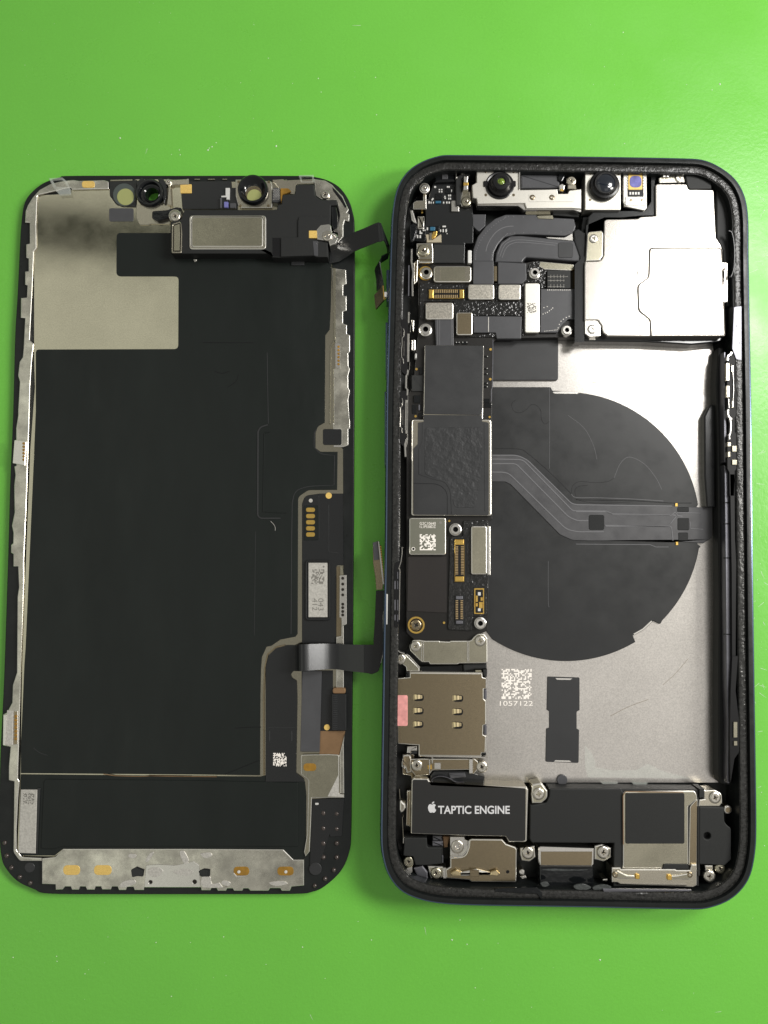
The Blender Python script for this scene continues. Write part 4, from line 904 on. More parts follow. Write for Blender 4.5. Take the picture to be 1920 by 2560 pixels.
for x, y, r in ((360, 1530, 57), (1305, 1040, 50), (1583, 1537, 48)): standoff(G, x, y, r, .50, lbd)
for x, y, r in ((688, 1118, 54), (903, 1930, 52)): standoff(I, x, y, r, .50, lbd)
def gold_ring(c, x, y, r, z):
    s = r / c.o[2] * PX
    lathe('gold_ring', pt(c, x, y), [(s, z - .02), (s, z), (s * .98, z + .004), (s * .78, z + .004), (s * .76, z - .02), (0, z - .02)], [MT['gold'], MT['pcb']], lbd, [0, 0, 0, 0, 1, 1], 32, zref=z)
gold_ring(G, 358, 1048, 66, .37); standoff(G, 366, 1038, 55, .47, lbd, MT['screw'])
gold_ring(I, 347, 1945, 74, .37); screw(I, 347, 1945, 50, .375, lbd, MT['champagne'])
for c, x, y, r in ((I, 633, 1045, 9), (I, 588, 1925, 10), (I, 342, 140, 10), (I, 982, 147, 9), (g3, 700, 986, 20), (h1, 1288, 1198, 22), (h1, 1283, 1714, 22), (G, 440, 300, 7), (G, 330, 522, 7)):
    prism('test_point', ccirc(c, x, y, r * 1.1, 12), .372, .30, MT['gold'], lbd, .002)
# shields with black film
s1 = prism('shield_can', G("352,1668,14 865,1672,14") + I("925,165 410,165"), .450, .30, MT['shield'], lbd, .012)
s2 = prism('shield_can', I("308,168,26 998,168,26 1000,1000,20 303,998,20"), .450, .30, MT['shield'], lbd, .016)
prism('shield_film', h1("160,1130,25 1165,1135,25 1150,2212") + I("915,120 895,130 415,120") + h1("145,2212"), .462, .44, MT['film_grey'], s1, .004)
sfm = prism('shield_film', I("412,128 918,132 918,185 975,195,20 975,995,14 322,992,14 322,420 360,380,12 362,195 412,188"), .462, .44, MT['film_grey'], s2, .005)
prism('film_seam', band(I("322,722 540,724,60 616,790,60 616,990"), 1.3), .464, .455, MT['cavity'], s2, .001)
prism('film_fold', band(I("408,195 405,360,20 375,420 375,640 500,680,60 600,700,60 650,780,60 660,990"), 5, 0), .468, .455, MT['film_grey'], s2, .005)
prism('film_fold', band(I("940,200 945,960"), 4), .467, .455, MT['film_grey'], s2, .004)
prism('rim_crumb', band(h1("1168,1150 1160,1500 1155,1900 1150,2212"), 2.6), .466, .44, MT['bright'], s1, .006)
wrk = I("420,235 920,235 915,600 860,930 680,930 620,720 420,640")
prism('crumpled_film', [(p[0], p[1], 10) for p in wrk], .4665, .455, MT['film_crumple'], s2, .006)
# small board by the left wall
prism('board_part', rect(g3, 615, 1090, 845, 1370, 6), .39, .3, MT['plastic'], lbd, .01)
boxes('board_part', [(rect(g3, 745, 960, 800, 1075), .38, .3), (rect(g3, 650, 1440, 760, 1570, 10), .39, .3), (rect(g3, 620, 1600, 700, 1760), .37, .3), (rect(g3, 730, 1600, 790, 1700), .38, .3), (rect(g3, 740, 1750, 820, 1830), .38, .3)], MT['gloss_black'], lbd)
boxes('board_part', [(rect(g3, 735, 1600, 760, 1700), .384, .3)], MT['rail'], lbd)
boxes('tiny_chip', [(rect(h1, x, y, x + w_, y + h_), .38, .3) for x, y, w_, h_ in ((680, 1062, 75, 40), (795, 1062, 95, 45), (1185, 1310, 70, 22), (1190, 1520, 60, 26), (1190, 1610, 60, 24), (1180, 1770, 60, 30), (1180, 1830, 60, 26), (1175, 2050, 100, 70), (1190, 2130, 110, 70))], MT['gloss_black'], lbd)
boxes('tiny_chip', [(rect(h1, x, y, x + 14, y + 16), .384, .3) for x, y in ((690, 1068), (738, 1068), (802, 1066), (872, 1066), (1230, 1312), (1225, 1520), (1225, 1612), (1228, 1775), (1225, 1835), (1300, 2140))], MT['smd_white'], lbd)
# memory chip and lower board
ch = prism('memory_chip', rect(I, 286, 1018, 606, 1338, 22), .46, .30, MT['shield_green'], lbd, .014)
bx = lambda c, x0, y0, x1, y1: (*pt(c, x0, y0), *pt(c, x1, y1))
text_mesh('lettering', 'G2C10640', bx(I, 378, 1055, 516, 1078), .4615, MT['etch'], ch)
text_mesh('lettering', '1L1P558DZ', bx(I, 378, 1083, 516, 1106), .4615, MT['etch'], ch)
speckle('etched_code', I, 378, 1160, 516, 1298, 14, .4615, MT['etch'], ch, .55, 31)
prism('chip_dot', ccirc(I, 323, 1287, 16, 18), .4625, .45, MT['etch'], ch, .001, holes=[ccirc(I, 323, 1287, 11, 14)])
prism('chip_dot', ccirc(I, 323, 1287, 10, 14), .4615, .45, MT['cavity'], ch, .001)
prism('chip_dot', ccirc(I, 557, 1060, 13, 16), .4615, .45, MT['ink'], ch, .001)
prism('board_film', I("278,1350 610,1350 612,1840 268,1825"), .375, .35, MT['film_brown'], lbd, .006)
fo = prism('foam_tape', I("640,1182,22 752,1180 755,1040,16 968,1038,10 968,1620 955,1640 960,1860,20 840,1870,10 835,1995,24 622,1985,24 630,1640"), .400, .35, MT['foam'], lbd, .012)
prism('connector_cover', rect(I, 822, 1090, 960, 1508, 20), .48, .36, MT['nickel'], lbd, .014)
prism('cover_lip', I("958,1085 992,1088 993,1515 955,1515"), .40, .15, MT['bright'], lbd, .02)
def socket(c, x0, y0, x1, y1, n, vert, ends, body, nrow_pin=.18):
    o = prism('socket', rect(c, x0, y0, x1, y1, 6), .43, .36, MT[body], lbd, .006)
    prism('socket_well', rect(c, x0 + 4, y0 + 4, x1 - 4, y1 - 4, 4), .4305, .42, MT['lens_black'], o, .0005)
    w_, h_ = x1 - x0, y1 - y0
    for e in (0, 1):
        if vert:
            ya = y0 + 4 if e == 0 else y1 - 4 - h_ * .12
            prism('socket_end', rect(c, x0 + 5, ya, x1 - 5, ya + h_ * .12, 8), .445, .42, MT[ends], o, .01)
        else:
            xa = x0 + 3 if e == 0 else x1 - 3 - w_ * .12
            prism('socket_end', rect(c, xa, y0 + 3, xa + w_ * .12, y1 - 3, 8), .445, .42, MT[ends], o, .01)
    its = []
    for i in range(n):
        for s in (0, 1):
            if vert:
                y = y0 + h_ * .16 + h_ * .68 * i / n; a, b = (x0 + w_ * .04, x0 + w_ * .36) if s == 0 else (x0 + w_ * .64, x0 + w_ * .96)
                its.append((rect(c, a, y, b, y + h_ * .68 / n * .55), .444, .42))
            else:
                x = x0 + w_ * .16 + w_ * .68 * i / n; a, b = (y0 + h_ * .04, y0 + h_ * .40) if s == 0 else (y0 + h_ * .60, y0 + h_ * .96)
                its.append((rect(c, x, a, x + w_ * .68 / n * .55, b), .444, .42))
    boxes('socket_pin', its, MT['gold_pale'], o, joined=True)
    return o
socket(G, 388, 1185, 693, 1265, 13, False, 'gold', 'gold')
prism('socket_bed', rect(G, 378, 1176, 703, 1275, 6), .40, .36, MT['flex'], lbd, .006)
prism('socket_bed', rect(I, 672, 1196, 782, 1580, 6), .412, .36, MT['flex'], lbd, .006)
prism('socket_bed', rect(I, 678, 1684, 768, 1945, 6), .412, .36, MT['flex'], lbd, .006)
prism('socket_bed', rect(I, 838, 1615, 945, 1858, 6), .412, .36, MT['flex'], lbd, .006)
socket(I, 680, 1204, 764, 1572, 18, True, 'gold', 'gold')
socket(I, 685, 1690, 755, 1940, 11, True, 'rail', 'film_grey')
bt = prism('battery_socket', rect(I, 848, 1625, 935, 1850, 6), .43, .36, MT['gold'], lbd, .006, holes=[rect(I, 860, 1640, 924, 1838, 4)])
prism('socket_well', rect(I, 856, 1634, 928, 1842, 4), .425, .40, MT['lens_black'], bt, .001)
for q in ((862, 1690, 880, 1745), (904, 1705, 922, 1735), (862, 1755, 880, 1785), (890, 1745, 922, 1800), (880, 1660, 905, 1690), (880, 1800, 905, 1825)):
    prism('socket_contact', rect(I, *q, 3), .44, .42, MT['gold' if q[1] < 1790 and q[1] > 1665 else 'smd_white'], bt, .003)
# upper left corner: antenna flex with small parts
af = prism('antenna_flex', g4("880,130 1240,130 1250,640 1530,640 1545,1000 1540,1300 1400,1300 1390,1650 860,1650 860,1300 560,1270,20 530,1200 540,1000 720,980 720,720 500,715 500,600,40 600,560 760,540 860,230"), .40, .2, MT['flex'], ph, .01)
prism('flex_patch', g4("860,1320 1380,1325 1385,1640 860,1640"), .415, .38, MT['plastic'], af, .008)
prism('flex_patch', g4("1535,800 1760,800 1750,1000 1640,1100,30 1535,1000"), .41, .2, MT['flex_grey'], af, .01)
prism('black_part', g4("880,60 1230,60 1230,230 880,250"), .48, .2, MT['gloss_black'], ph, .03)
prism('black_part', rect(g4, 1000, 90, 1105, 190, 6), .50, .4, MT['flex_grey'], ph, .01)
rn = random.Random(4)
smd = [(865, 310, 900, 340), (945, 360, 968, 382), (985, 360, 1010, 382), (945, 398, 968, 420), (985, 398, 1010, 420), (1085, 310, 1108, 338), (1112, 310, 1135, 338), (1108, 458, 1130, 488), (1138, 458, 1160, 488), (1108, 512, 1130, 542), (1138, 512, 1160, 542), (1040, 480, 1062, 505), (1045, 510, 1070, 532), (765, 570, 792, 612), (805, 580, 822, 612), (845, 580, 862, 612), (1018, 580, 1042, 612), (1072, 578, 1098, 612), (1115, 578, 1140, 612), (1160, 370, 1175, 410),
       (668, 1062, 690, 1088), (698, 1062, 718, 1088), (738, 1025, 762, 1072), (968, 1060, 988, 1102), (1010, 995, 1070, 1022), (1012, 1052, 1035, 1108), (1060, 1052, 1085, 1108), (612, 1080, 638, 1140), (640, 1110, 662, 1140), (568, 1155, 592, 1210), (612, 1160, 640, 1210), (1080, 1125, 1100, 1138)]
for i, q in enumerate(smd): prism('tiny_chip', rect(g4, *q), .43, .38, MT['smd_white'], af, .004)
prism('tiny_chip', g4("815,545 845,510 860,525 830,560"), .43, .38, MT['smd_white'], af, .004)
for q in ((890, 565, 985, 605), (795, 1015, 885, 1080)): prism('coil_chip', rect(g4, *q, 8), .44, .38, MT['smd_blue'], af, .01)
for q in ((890, 440, 1010, 545), (1060, 350, 1150, 440), (780, 1000, 960, 1100), (1000, 1030, 1095, 1110), (540, 1100, 720, 1260), (1170, 310, 1220, 440)): prism('black_chip', rect(g4, *q, 6), .425, .38, MT['gloss_black'], af, .01)
stp = prism('ground_strap', g4("672,410 735,410 735,540 738,710,8 500,710,8 500,600,50 560,560,20 672,560"), .45, .30, MT['shield'], ph, .012)
prism('strap_eye', ccirc(g4, 700, 345, 92, 26), .53, .2, MT['shield'], stp, .012)
screw(g4, 700, 342, 72, .555, stp, MT['bright'])
prism('spring_pad', rect(g4, 582, 830, 700, 1048, 6), .46, .3, MT['shield'], af, .02)
prism('spring_pad', g4("1165,560,8 1305,560 1300,750 1165,745"), .45, .3, MT['bright'], af, .012)
es = prism('ground_clip', g4("1345,400 1490,400 1500,500 1515,580,40 1500,660 1340,660 1300,600"), .47, .3, MT['nickel'], ph, .02)
screw(g4, 1425, 572, 92, .52, es, MT['nickel'])
prism('clip_base', ccirc(g4, 1420, 650, 100, 22), .36, .2, MT['champagne'], es, .02)
prism('spring_finger', g4("1375,130 1465,130 1455,230 1460,380 1365,380 1375,240"), .58, .3, MT['bright'], ph, .03)
prism('spring_finger', rect(g4, 1372, 245, 1462, 300), .59, .3, MT['gold'], ph, .01)
prism('spring_housing', g4("1235,60 1480,60 1490,140 1360,140 1350,400 1320,640 1240,640"), .50, .2, MT['plastic'], ph, .02)
prism('spring_housing', g4("1235,65 1420,60 1425,95 1280,110 1270,180 1235,180"), .54, .4, MT['shield'], ph, .02)
prism('flex_contact', g4("715,1145 835,1145 835,1240 990,1135,14 995,1285,14 735,1288 735,1240"), .43, .38, MT['kapton_metal'], af, .008)
prism('flex_contact', g4("850,1100 920,1085 915,1160 880,1200 830,1225 820,1190"), .46, .4, MT['gold'], af, .01)
prism('flex_contact', g4("780,1120 835,1110 835,1240 780,1240"), .45, .4, MT['shield'], af, .008)
bs1 = prism('corner_bracket', g4("560,1298 840,1298 855,1430 850,1640 600,1640 600,1540 560,1480"), .47, .25, MT['shield'], ph, .014)
screw(g4, 682, 1412, 112, .52, bs1, MT['nickel'])
prism('bracket_fold', rect(g4, 605, 1570, 840, 1600), .475, .45, MT['champagne'], bs1, .004)

# ------------------------------------------------------------------ bracket and card reader
b1 = prism('cable_bracket', h2("430,150 680,150 690,158 860,165 875,150 1200,150 1240,130,40 1270,90 1340,30,80 1460,30,80 1515,110,40 1515,520 1470,540 1010,545 1000,560 520,560 490,520 430,525 380,520 330,480 170,320,60 160,230,60 220,140,40 330,135"), .445, .15, MT['nickel'], ph, .014)
for x in (372, 405, 1165, 1190): prism('bracket_fold', rect(h2, x - 8, 155, x + 8, 515), .452, .44, MT['bright'], b1, .005)
screw(h2, 270, 250, 95, .475, b1, MT['screw']); screw(h2, 1388, 155, 95, .475, b1, MT['screw'])
b2 = prism('side_bracket', h2("-40,380 100,385,40 340,620,20 340,680 110,680 100,610 40,560 -60,560"), .47, .2, MT['nickel'], ph, .014)
prism('bracket_fold', band(h2("110,390 150,410,20 340,620"), 4), .478, .45, MT['bright'], b2, .006)
prism('bracket_teeth', rect(h2, 115, 610, 335, 680), .46, .3, MT['bright'], b2, .008)
screw(h2, 8, 468, 95, .50, b2, MT['screw'])
prism('socket_gap', h2("350,590 1010,570 1100,545 1500,540 1500,720 1480,790 1430,780 1410,700 340,690"), .25, .12, MT['gloss_black'], ph, .02)
prism('black_boot', h2("1085,560,30 1500,545,20 1500,640 1290,640 1100,680"), .38, .2, MT['plastic'], ph, .03)
prism('tiny_clip', rect(h2, 1300, 655, 1410, 690), .36, .2, MT['nickel'], ph, .006)
sim = prism('card_reader', h2("165,700 1425,712 1430,780,10 1500,800 1500,985 1450,990 1450,1150 1490,1190 1490,1600 1445,1620 1440,1770 1490,1800 1480,2090 1415,2095 1400,2150 320,2140 318,1960") + K("185,898,14 178,330,14 290,320"), .430, .12, MT['champagne'], ph, .014)
prism('reader_edge', h2("165,683 1425,698 1425,716 165,700"), .425, .15, MT['bright'], sim, .008)
prism('reader_edge', h2("330,2140 1400,2148 1520,2160 1520,2180 470,2165 320,2150"), .425, .15, MT['bright'], sim, .008)
for y0, y1 in ((800, 980), (1180, 1600), (1820, 2090)): prism('reader_edge', rect(h2, 1478, y0, 1504, y1), .432, .2, MT['bright'], sim, .006)
for y0, y1 in ((985, 1180), (1600, 1800)):
    prism('side_spring', rect(h2, 1455, y0 + 10, 1500, y1 - 20, 10), .44, .2, MT['rail'], sim, .01)
prism('reader_corner', h2("1430,650 1510,640 1505,780 1440,760"), .40, .2, MT['plastic'], sim, .02)
prism('reader_corner', rect(h2, 1415, 2090, 1490, 2140, 8), .44, .2, MT['plastic'], sim, .02)
prism('reader_corner', rect(h2, 100, 690, 162, 780, 8), .44, .2, MT['plastic'], sim, .02)
prism('warning_sticker', [(p[0], p[1], 5) for p in rect(K, 177, 477, 274, 743)], .436, .42, MT['pink'], sim, .003)
for x in (222, 903):
    for i, y in enumerate((1075, 1307, 1540)):
        yy = y + (15 if x > 500 else 0); xx = x - 3 * i
        prism('contact_slot', rect(h2, xx + 10, yy - 2, xx + 190, yy + 118, 58), .4325, .42, MT['cavity'], sim, .0005)
        ribbon('contact_spring', [((*h2(f"{xx},{yy + 8}")[0], .432), (*h2(f"{xx},{yy + 105}")[0], .432)), ((*h2(f"{xx + 40},{yy + 5}")[0], .455), (*h2(f"{xx + 40},{yy + 90}")[0], .455)), ((*h2(f"{xx + 90},{yy + 8}")[0], .462), (*h2(f"{xx + 90},{yy + 82}")[0], .462)), ((*h2(f"{xx + 140},{yy + 12}")[0], .45), (*h2(f"{xx + 140},{yy + 78}")[0], .45)), ((*h2(f"{xx + 165},{yy + 20}")[0], .433), (*h2(f"{xx + 165},{yy + 70}")[0], .433))], .006, MT['gold_bright'], sim)
prism('lock_lever', h2("120,1980 300,1970,10 300,2060 200,2060 180,2100 110,2100"), .42, .2, MT['bright'], ph, .03)
prism('lock_lever', rect(h2, 190, 2060, 300, 2110), .40, .2, MT['flex'], ph, .02)
b3 = prism('reader_bracket', g5("590,120 740,115 960,115 1620,115 1700,110,40 1780,180,60 1770,280,60 1700,380,10 1620,380 1610,310 980,320 920,400 680,420 590,300"), .36, .12, MT['champagne'], ph, .012)
screw(g5, 705, 240, 100, .40, b3, MT['screw']); screw(h3, 588, 265, 98, .40, b3, MT['screw'])
prism('bracket_fold', rect(g5, 960, 90, 985, 200), .40, .3, MT['bright'], b3, .006)
prism('bracket_fold', rect(g5, 1010, 185, 1120, 300), .38, .3, MT['bright'], b3, .01)
prism('bracket_fold', g5("915,120 940,120 935,380 915,380"), .385, .3, MT['bright'], b3, .006)
prism('bracket_fold', rect(h3, 365, 120, 432, 375), .39, .3, MT['bright'], b3, .012)
prism('gold_scratch', g5("890,230 960,215 970,300 895,300"), .366, .35, MT['gold'], b3, .003)
prism('motor_cable', g5("940,400 1000,330 1600,330 1760,400 1880,420 1880,560 1000,560 930,480"), .32, .12, MT['flex'], ph, .03)
prism('cable_roll', g5("1250,370,20 1540,360 1560,440 1280,470"), .36, .2, MT['flex_grey'], ph, .05)
prism('thin_wire', band(g5("1520,520 1380,520 1250,450 1110,420 1000,450 960,500 1010,540"), 1.5, 5), .40, .33, MT['rail'], ph, .003)
prism('side_foil', g5("460,40 600,40 620,120 600,200 630,360 520,380 500,280 440,130"), .30, .1, MT['champagne'], ph, .03)
prism('side_foil', g5("530,670,20 600,660 590,1300 510,1280"), .28, .1, MT['champagne'], ph, .02)

# ------------------------------------------------------------------ vibration motor
vm = prism('vibration_motor', g5("610,490,24 640,455 900,462,20 960,550,10 1100,560") + h3("700,590 1360,605,20 1390,650,10 1365,1545,30 1320,1560,20 1050,1560,20 1010,1480,20 990,1462 280,1450") + g5("600,1415,16"), .540, .12, MT['shield'], ph, .02)
vl = prism('motor_label', g5("630,500,22 650,480 885,482,20 950,575,16 1100,585") + h3("700,618 1335,632,24 1345,660 1338,1520,24 1300,1540 1060,1540,20 1025,1480,20 1000,1450 280,1435") + g5("618,1400,10"), .546, .53, MT['label_black'], vm, .003)
text_mesh('lettering', 'TAPTIC ENGINE', bx(K, 536, 1432, 1156, 1503), .5475, MT['white_print'], vm, 0, .022)
ap = [(485, 1424), (497, 1417), (508, 1420), (516, 1428), (509, 1438), (508, 1450), (513, 1462), (520, 1468), (513, 1482), (505, 1491), (497, 1493), (486, 1489), (475, 1493), (466, 1490), (456, 1477), (450, 1458), (450, 1440), (458, 1424), (470, 1418)]
prism('emblem', [(p.x, p.y) for p in smooth([pt(K, *q) for q in ap], 3)], .5478, .54, MT['white_print'], vm, .0004)
prism('emblem', [(p.x, p.y) for p in smooth([pt(K, *q) for q in ((483, 1415), (484, 1407), (492, 1399), (502, 1396), (502, 1405), (494, 1413))], 3)], .5478, .54, MT['white_print'], vm, .0004)

# ------------------------------------------------------------------ loudspeaker
sk = prism('loudspeaker', N("672,1146 1270,1148,30 1960,1155,10 1962,1225 1962,1990 1220,1992 1228,1618 515,1614,24 500,1580,10 503,1290 640,1270,30 668,1215"), .500, .12, MT['plastic'], ph, .02)
for q in ("1110,1090 1265,1092 1255,1106 1130,1106", "1380,1092 1520,1095 1510,1115 1400,1112"): prism('weld_mark', N(q), .20, .12, MT['clear'], ph, .002)
prism('plate_step', band(N("1285,1148 1305,1190,10 1303,1630"), 2.0), .504, .49, MT['flex_grey'], sk, .002)
spk2 = prism('speaker_plate', L("408,1170,28 1030,1165,30 1046,1200 1050,1235 985,1290,40 970,1300 972,1805 770,1800,10 750,1835 405,1835"), .530, .48, MT['nickel'], sk, .014)
prism('black_pad', rect(L, 428, 1186, 938, 1622, 16), .545, .52, MT['plastic'], spk2, .006)
prism('side_strip', L("985,1300,50 1040,1240 1052,1240 1046,1812 975,1810"), .515, .48, MT['champagne'], sk, .01)
prism('pad_edge', band(L("410,1630 408,1200,20 430,1172 930,1178"), 2.0), .535, .52, MT['copper_tape'], spk2, .002)
ant = prism('antenna_plate', L("310,1828 385,1828 390,1842 860,1842 870,1850 985,1850 1000,1800 1046,1800 1046,1985,40 1010,2000 380,1975 360,1960 308,1958"), .560, .2, MT['shield'], ph, .014)
for s, e in (("325,1870,20 360,1855 440,1895 510,1900 510,1925 440,1925 370,1925 325,1905,10", (515, 1890, 552, 1930)), ("985,1875,10 1000,1910,20 980,1935 880,1930 820,1930 820,1900 880,1895", (790, 1895, 830, 1938))):
    prism('spring_slot', [(p[0] - .8, p[1] - 1.2) + p[2:] for p in L(s)], .562, .55, MT['cavity'], ant, .0005)
    prism('antenna_spring', L(s), .585, .55, MT['nickel'], ant, .012)
    prism('spring_tip', rect(L, *e, 10), .60, .55, MT['gold'], ant, .01)
for x in (340, 985): screw(L, x, 1893, 24, .59, ant, MT['champagne'])
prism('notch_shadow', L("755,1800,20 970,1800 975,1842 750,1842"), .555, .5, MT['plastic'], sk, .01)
tb = prism('end_block', L("1066,1302 1278,1306 1284,1430,30 1300,1455 1342,1490,30 1342,1760 1285,1812,20 1062,1800"), .540, .12, MT['plastic'], ph, .02, holes=[ccirc(L, 1135, 1555, 30, 22)])
prism('vent_hole', ccirc(L, 1135, 1555, 34, 22), .44, .12, MT['cavity'], tb, .001)
prism('side_channel', rect(L, 1050, 1300, 1072, 1900), .53, .2, MT['plastic'], ph, .01)
tc_ = prism('corner_bracket', L("1060,1150 1110,1150 1120,1160 1200,1155,40 1262,1190,40 1265,1270,20 1240,1300 1060,1300 1065,1240 1110,1235"), .52, .2, MT['shield'], ph, .014)
screw(L, 1205, 1226, 50, .555, tc_, MT['screw'])
prism('black_fold', rect(L, 1066, 1148, 1112, 1225), .54, .2, MT['plastic'], tc_, .01)
tl = prism('corner_bracket', L("1112,1808 1185,1808 1185,1850 1210,1900,40 1160,1960,40 1110,1930,20 1118,1845"), .46, .2, MT['shield'], ph, .014)
screw(L, 1158, 1908, 52, .50, tl, MT['screw']); screw(L, 1250, 1840, 46, .46, ph, MT['nickel'])
prism('ring_contact', ccirc(L, 1315, 1330, 40, 20), .44, .2, MT['champagne'], ph, .03)

# screws and brackets of the bottom row
m1 = prism('screw_tab', N("520,1110 600,1095,20 655,1165 655,1230,60 600,1275,30 520,1275 512,1200"), .50, .15, MT['nickel'], ph, .02)
screw(N, 577, 1194, 52, .53, m1, MT['screw'])
m2 = prism('screw_tab', N("415,1660 540,1640 550,1740 500,1780,30 430,1770 415,1720"), .44, .15, MT['nickel'], ph, .02)
screw(N, 486, 1705, 52, .48, m2, MT['screw'])
m3 = prism('screw_tab', N("1060,1640 1120,1625,20 1205,1660 1205,1740 1140,1780,30 1060,1760"), .44, .15, MT['nickel'], ph, .02)
screw(N, 1138, 1700, 54, .48, m3, MT['screw'])
up_ = prism('charging_port', N("575,1655 590,1645 1040,1660 1055,1665 1052,1800 1035,1818 590,1815 572,1760"), .42, .15, MT['bright'], ph, .014)
prism('port_plate', N("595,1690 1040,1690 1035,1810 595,1808"), .425, .4, MT['champagne'], up_, .004)
prism('port_rubber', N("582,1825 1050,1825 1052,2005 582,2005"), .48, .15, MT['gloss_black'], up_, .03)
for q, z in (("600,1848 700,1838 900,1846 1000,1842 960,1856 700,1860", .485), ("1050,1995 1130,1975 1200,1992 1190,2012 1100,2022 1050,2020", .676), ("880,1985 960,1970 1030,2000 990,2022 900,2018", .67), ("590,1965 640,1950 670,1980 620,1998", .66)): prism('dried_glue', [(p.x, p.y) for p in smooth(N(q), 3)], z, z - .03, MT['dried_glue'], up_, .008)
prism('solder_peg', ccirc(N, 433, 1870, 26, 18), .50, .2, MT['bright'], ph, .04)
prism('solder_peg', N("415,1905,10 460,1895 480,1920,10 430,1935,10"), .48, .2, MT['bright'], ph, .02)
prism('solder_peg', N("1130,1930,8 1175,1925,8 1170,1945 1130,1945"), .48, .2, MT['shield'], ph, .01)
mp = prism('microphone_cover', K("640,1880 770,1870,70 800,1790,40 805,1728 825,1720 1090,1722,18 1125,1762,12 1205,1790,16 1218,1810 1215,2085,16 1205,2095 825,2092 805,2075 605,2060,10 600,1985 640,1960"), .500, .15, MT['champagne'], ph, .016)
prism('cover_hole', ccirc(K, 1138, 2003, 15, 18), .501, .49, MT['cavity'], mp, .0005)
mt_ = prism('screw_tab', K("640,1700 765,1700 768,1725 795,1735,10 795,1800,60 740,1868,40 640,1868"), .46, .15, MT['bright'], ph, .016)
screw(K, 703, 1790, 58, .48, mt_, MT['screw'])
prism('tab_ridge', band(K("800,1735 800,1800,60 745,1872,40 640,1878"), 4), .512, .45, MT['bright'], mp, .008)
prism('contact_leaf', K("640,2018,8 700,1990 740,2005 870,1980 985,2010 1040,1990,6 1075,2020,8 1050,2042 940,2035 760,2045 660,2040"), .56, .50, MT['nickel'], mp, .03)
for q in ("642,2018,8 690,1992 735,2005 735,2042 660,2040", "990,2005 1040,1990,6 1075,2018,8 1050,2042 985,2035"): prism('leaf_end', K(q), .575, .53, MT['gold_bright'], mp, .02)
prism('leaf_pad', rect(K, 812, 1990, 890, 2045), .572, .54, MT['champagne'], mp, .004)
bl = prism('black_block', g5("490,1480 880,1482,30 888,1645,30 1150,1650,14 1155,1930,14 900,1960 680,1960 640,1810,30 500,1800 470,1790"), .480, .12, MT['plastic'], ph, .02)
prism('block_clip', rect(g5, 970, 1540, 1160, 1640, 12), .44, .2, MT['rail'], ph, .03)
prism('block_clip', rect(g5, 980, 1455, 1140, 1545, 6), .38, .2, MT['flex_grey'], ph, .02)
prism('block_clip', g5("1140,1780,10 1165,1800 1165,1920 1140,1930"), .49, .3, MT['rail'], bl, .02)
prism('copper_bit', g5("1150,1460 1270,1460 1240,1650 1170,1660"), .30, .1, MT['copper_tape'], ph, .02)
screw(g5, 568, 1905, 92, .44, ph, MT['nickel'])
prism('silver_bit', g5("525,2010 630,1985 625,2080 570,2110"), .46, .2, MT['bright'], ph, .01)
ml = prism('screw_tab', g5("890,1965 1170,1980 1180,2180 940,2190"), .42, .15, MT['shield'], ph, .02)
screw(g5, 1040, 2105, 96, .46, ml, MT['nickel'])
prism('tab_edge', rect(g5, 1160, 2000, 1215, 2190), .47, .2, MT['bright'], ml, .01)
prism('blue_foil', g5("640,2000,40 800,1960 900,2080 900,2200 700,2140"), .40, .1, MT['rail'], ph, .05)
prism('rim_bead', N("200,2010 560,2000 610,2050,20 600,2110 560,2060 200,2040"), .705, .66, MT['gloss_black'], hs, .02)
prism('rim_bead', L("230,2010 1000,2020 990,2035 240,2040"), .69, .66, MT['rail'], hs, .01)

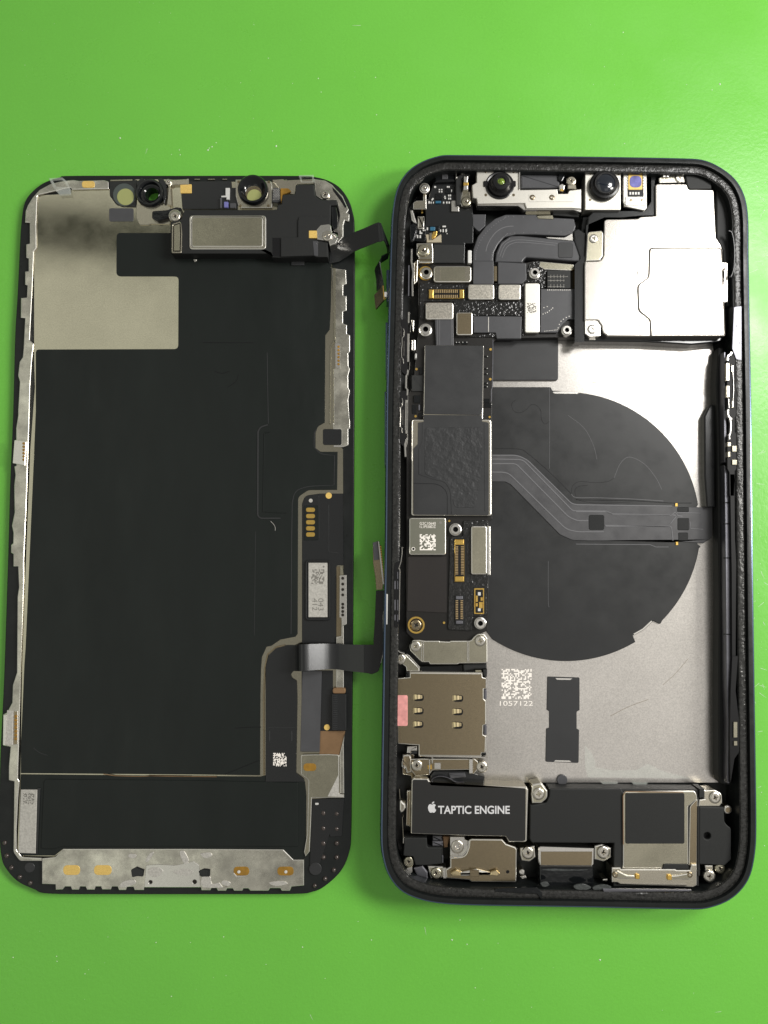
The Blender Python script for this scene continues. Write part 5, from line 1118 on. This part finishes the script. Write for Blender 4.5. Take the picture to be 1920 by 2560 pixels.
# ------------------------------------------------------------------ dust on the mat
rn = random.Random(12); V = []; Fs = []
spots = [pt(NAT, 530, 367), (523, 370), (540, 357), (300, 345), (1800, 210), (1770, 560), (1905, 660), (1780, 225), (1150, 2300), (1130, 2350), (1500, 2400), (520, 375), (690, 365)]
for i in range(180):
    if i < len(spots): x, y = spots[i]; s = rn.uniform(.012, .025)
    else:
        x, y = rn.uniform(10, 1910), rn.choice((rn.uniform(5, 420), rn.uniform(2290, 2555), rn.uniform(100, 430)))
        if rn.random() < .3: x, y = rn.uniform(1890, 1918), rn.uniform(300, 2200)
        s = rn.choice((.004, .005, .006, .008, .012))
    p = P(x, y, 0); n = 5; b = len(V); a0 = rn.random() * 6
    ring = [(p.x + s * rn.uniform(.6, 1.2) * math.cos(a0 + 2 * PI * k / n), p.y + s * rn.uniform(.6, 1.2) * math.sin(a0 + 2 * PI * k / n)) for k in range(n)]
    V += [(q[0], q[1], .0005) for q in ring] + [(p.x, p.y, s * .7)]
    Fs += [(b + k, b + (k + 1) % n, b + n) for k in range(n)]
mesh_obj('dust', V, Fs, MT['dust_white'])['kind'] = 'stuff'
V = []; Fs = []
for i in range(46):                                    # fine hairline scratches and lint
    x, y = rn.uniform(10, 1910), rn.uniform(5, 2555)
    if rn.random() < .55: x, y = rn.uniform(1885, 1918), rn.uniform(450, 2000)
    if 20 < x < 1880 and 430 < y < 2280: continue
    a = rn.uniform(0, PI); l = rn.uniform(4, 22); p = P(x, y, .002); q = P(x + l * math.cos(a), y + l * math.sin(a), .002)
    d = (q - p).normalized(); nn = Vector((-d.y, d.x, 0)) * .003; b = len(V)
    V += [tuple(p + nn), tuple(q + nn * .4), tuple(q - nn * .4), tuple(p - nn)]; Fs.append((b, b + 3, b + 2, b + 1))
mesh_obj('lint', V, Fs, MT['dust_white'])['kind'] = 'stuff'

# ------------------------------------------------------------------ the bench lamp beyond the frame; its arm shows as the dark bar mirrored in the bare metal
lm = empty('bench_lamp', (19.0, 13.4, 25.4))
lm['label'] = 'dark bench lamp on a long arm, seen only mirrored in bare metal'; lm['category'] = 'lamp'
def rod(name, a, b, r, m, parent, seg=14):
    a, b = Vector(a), Vector(b); d = (b - a).normalized(); u = d.orthogonal().normalized(); v = d.cross(u); V = []; Fs = []
    for q in (a, b):
        for k in range(seg): V.append(tuple(q + (u * math.cos(2 * PI * k / seg) + v * math.sin(2 * PI * k / seg)) * r))
    for k in range(seg): Fs.append((k, (k + 1) % seg, seg + (k + 1) % seg, seg + k))
    Fs.append(tuple(range(seg))[::-1]); Fs.append(tuple(range(seg, 2 * seg)))
    return mesh_obj(name, V, Fs, m, parent)
ld = (Vector((2, 1, 0)) - Vector((19.0, 13.4, 25.0))).normalized()
hd = Vector((19.0, 13.4, 25.0)) - ld * .25
rod('lamp_head', hd, hd - ld * 2.2, 6.2, MT['plastic'], lm, 32)
rod('lamp_arm', hd - ld * 2.0, (-46.0, 22.4, 30.5), 1.3, MT['plastic'], lm)
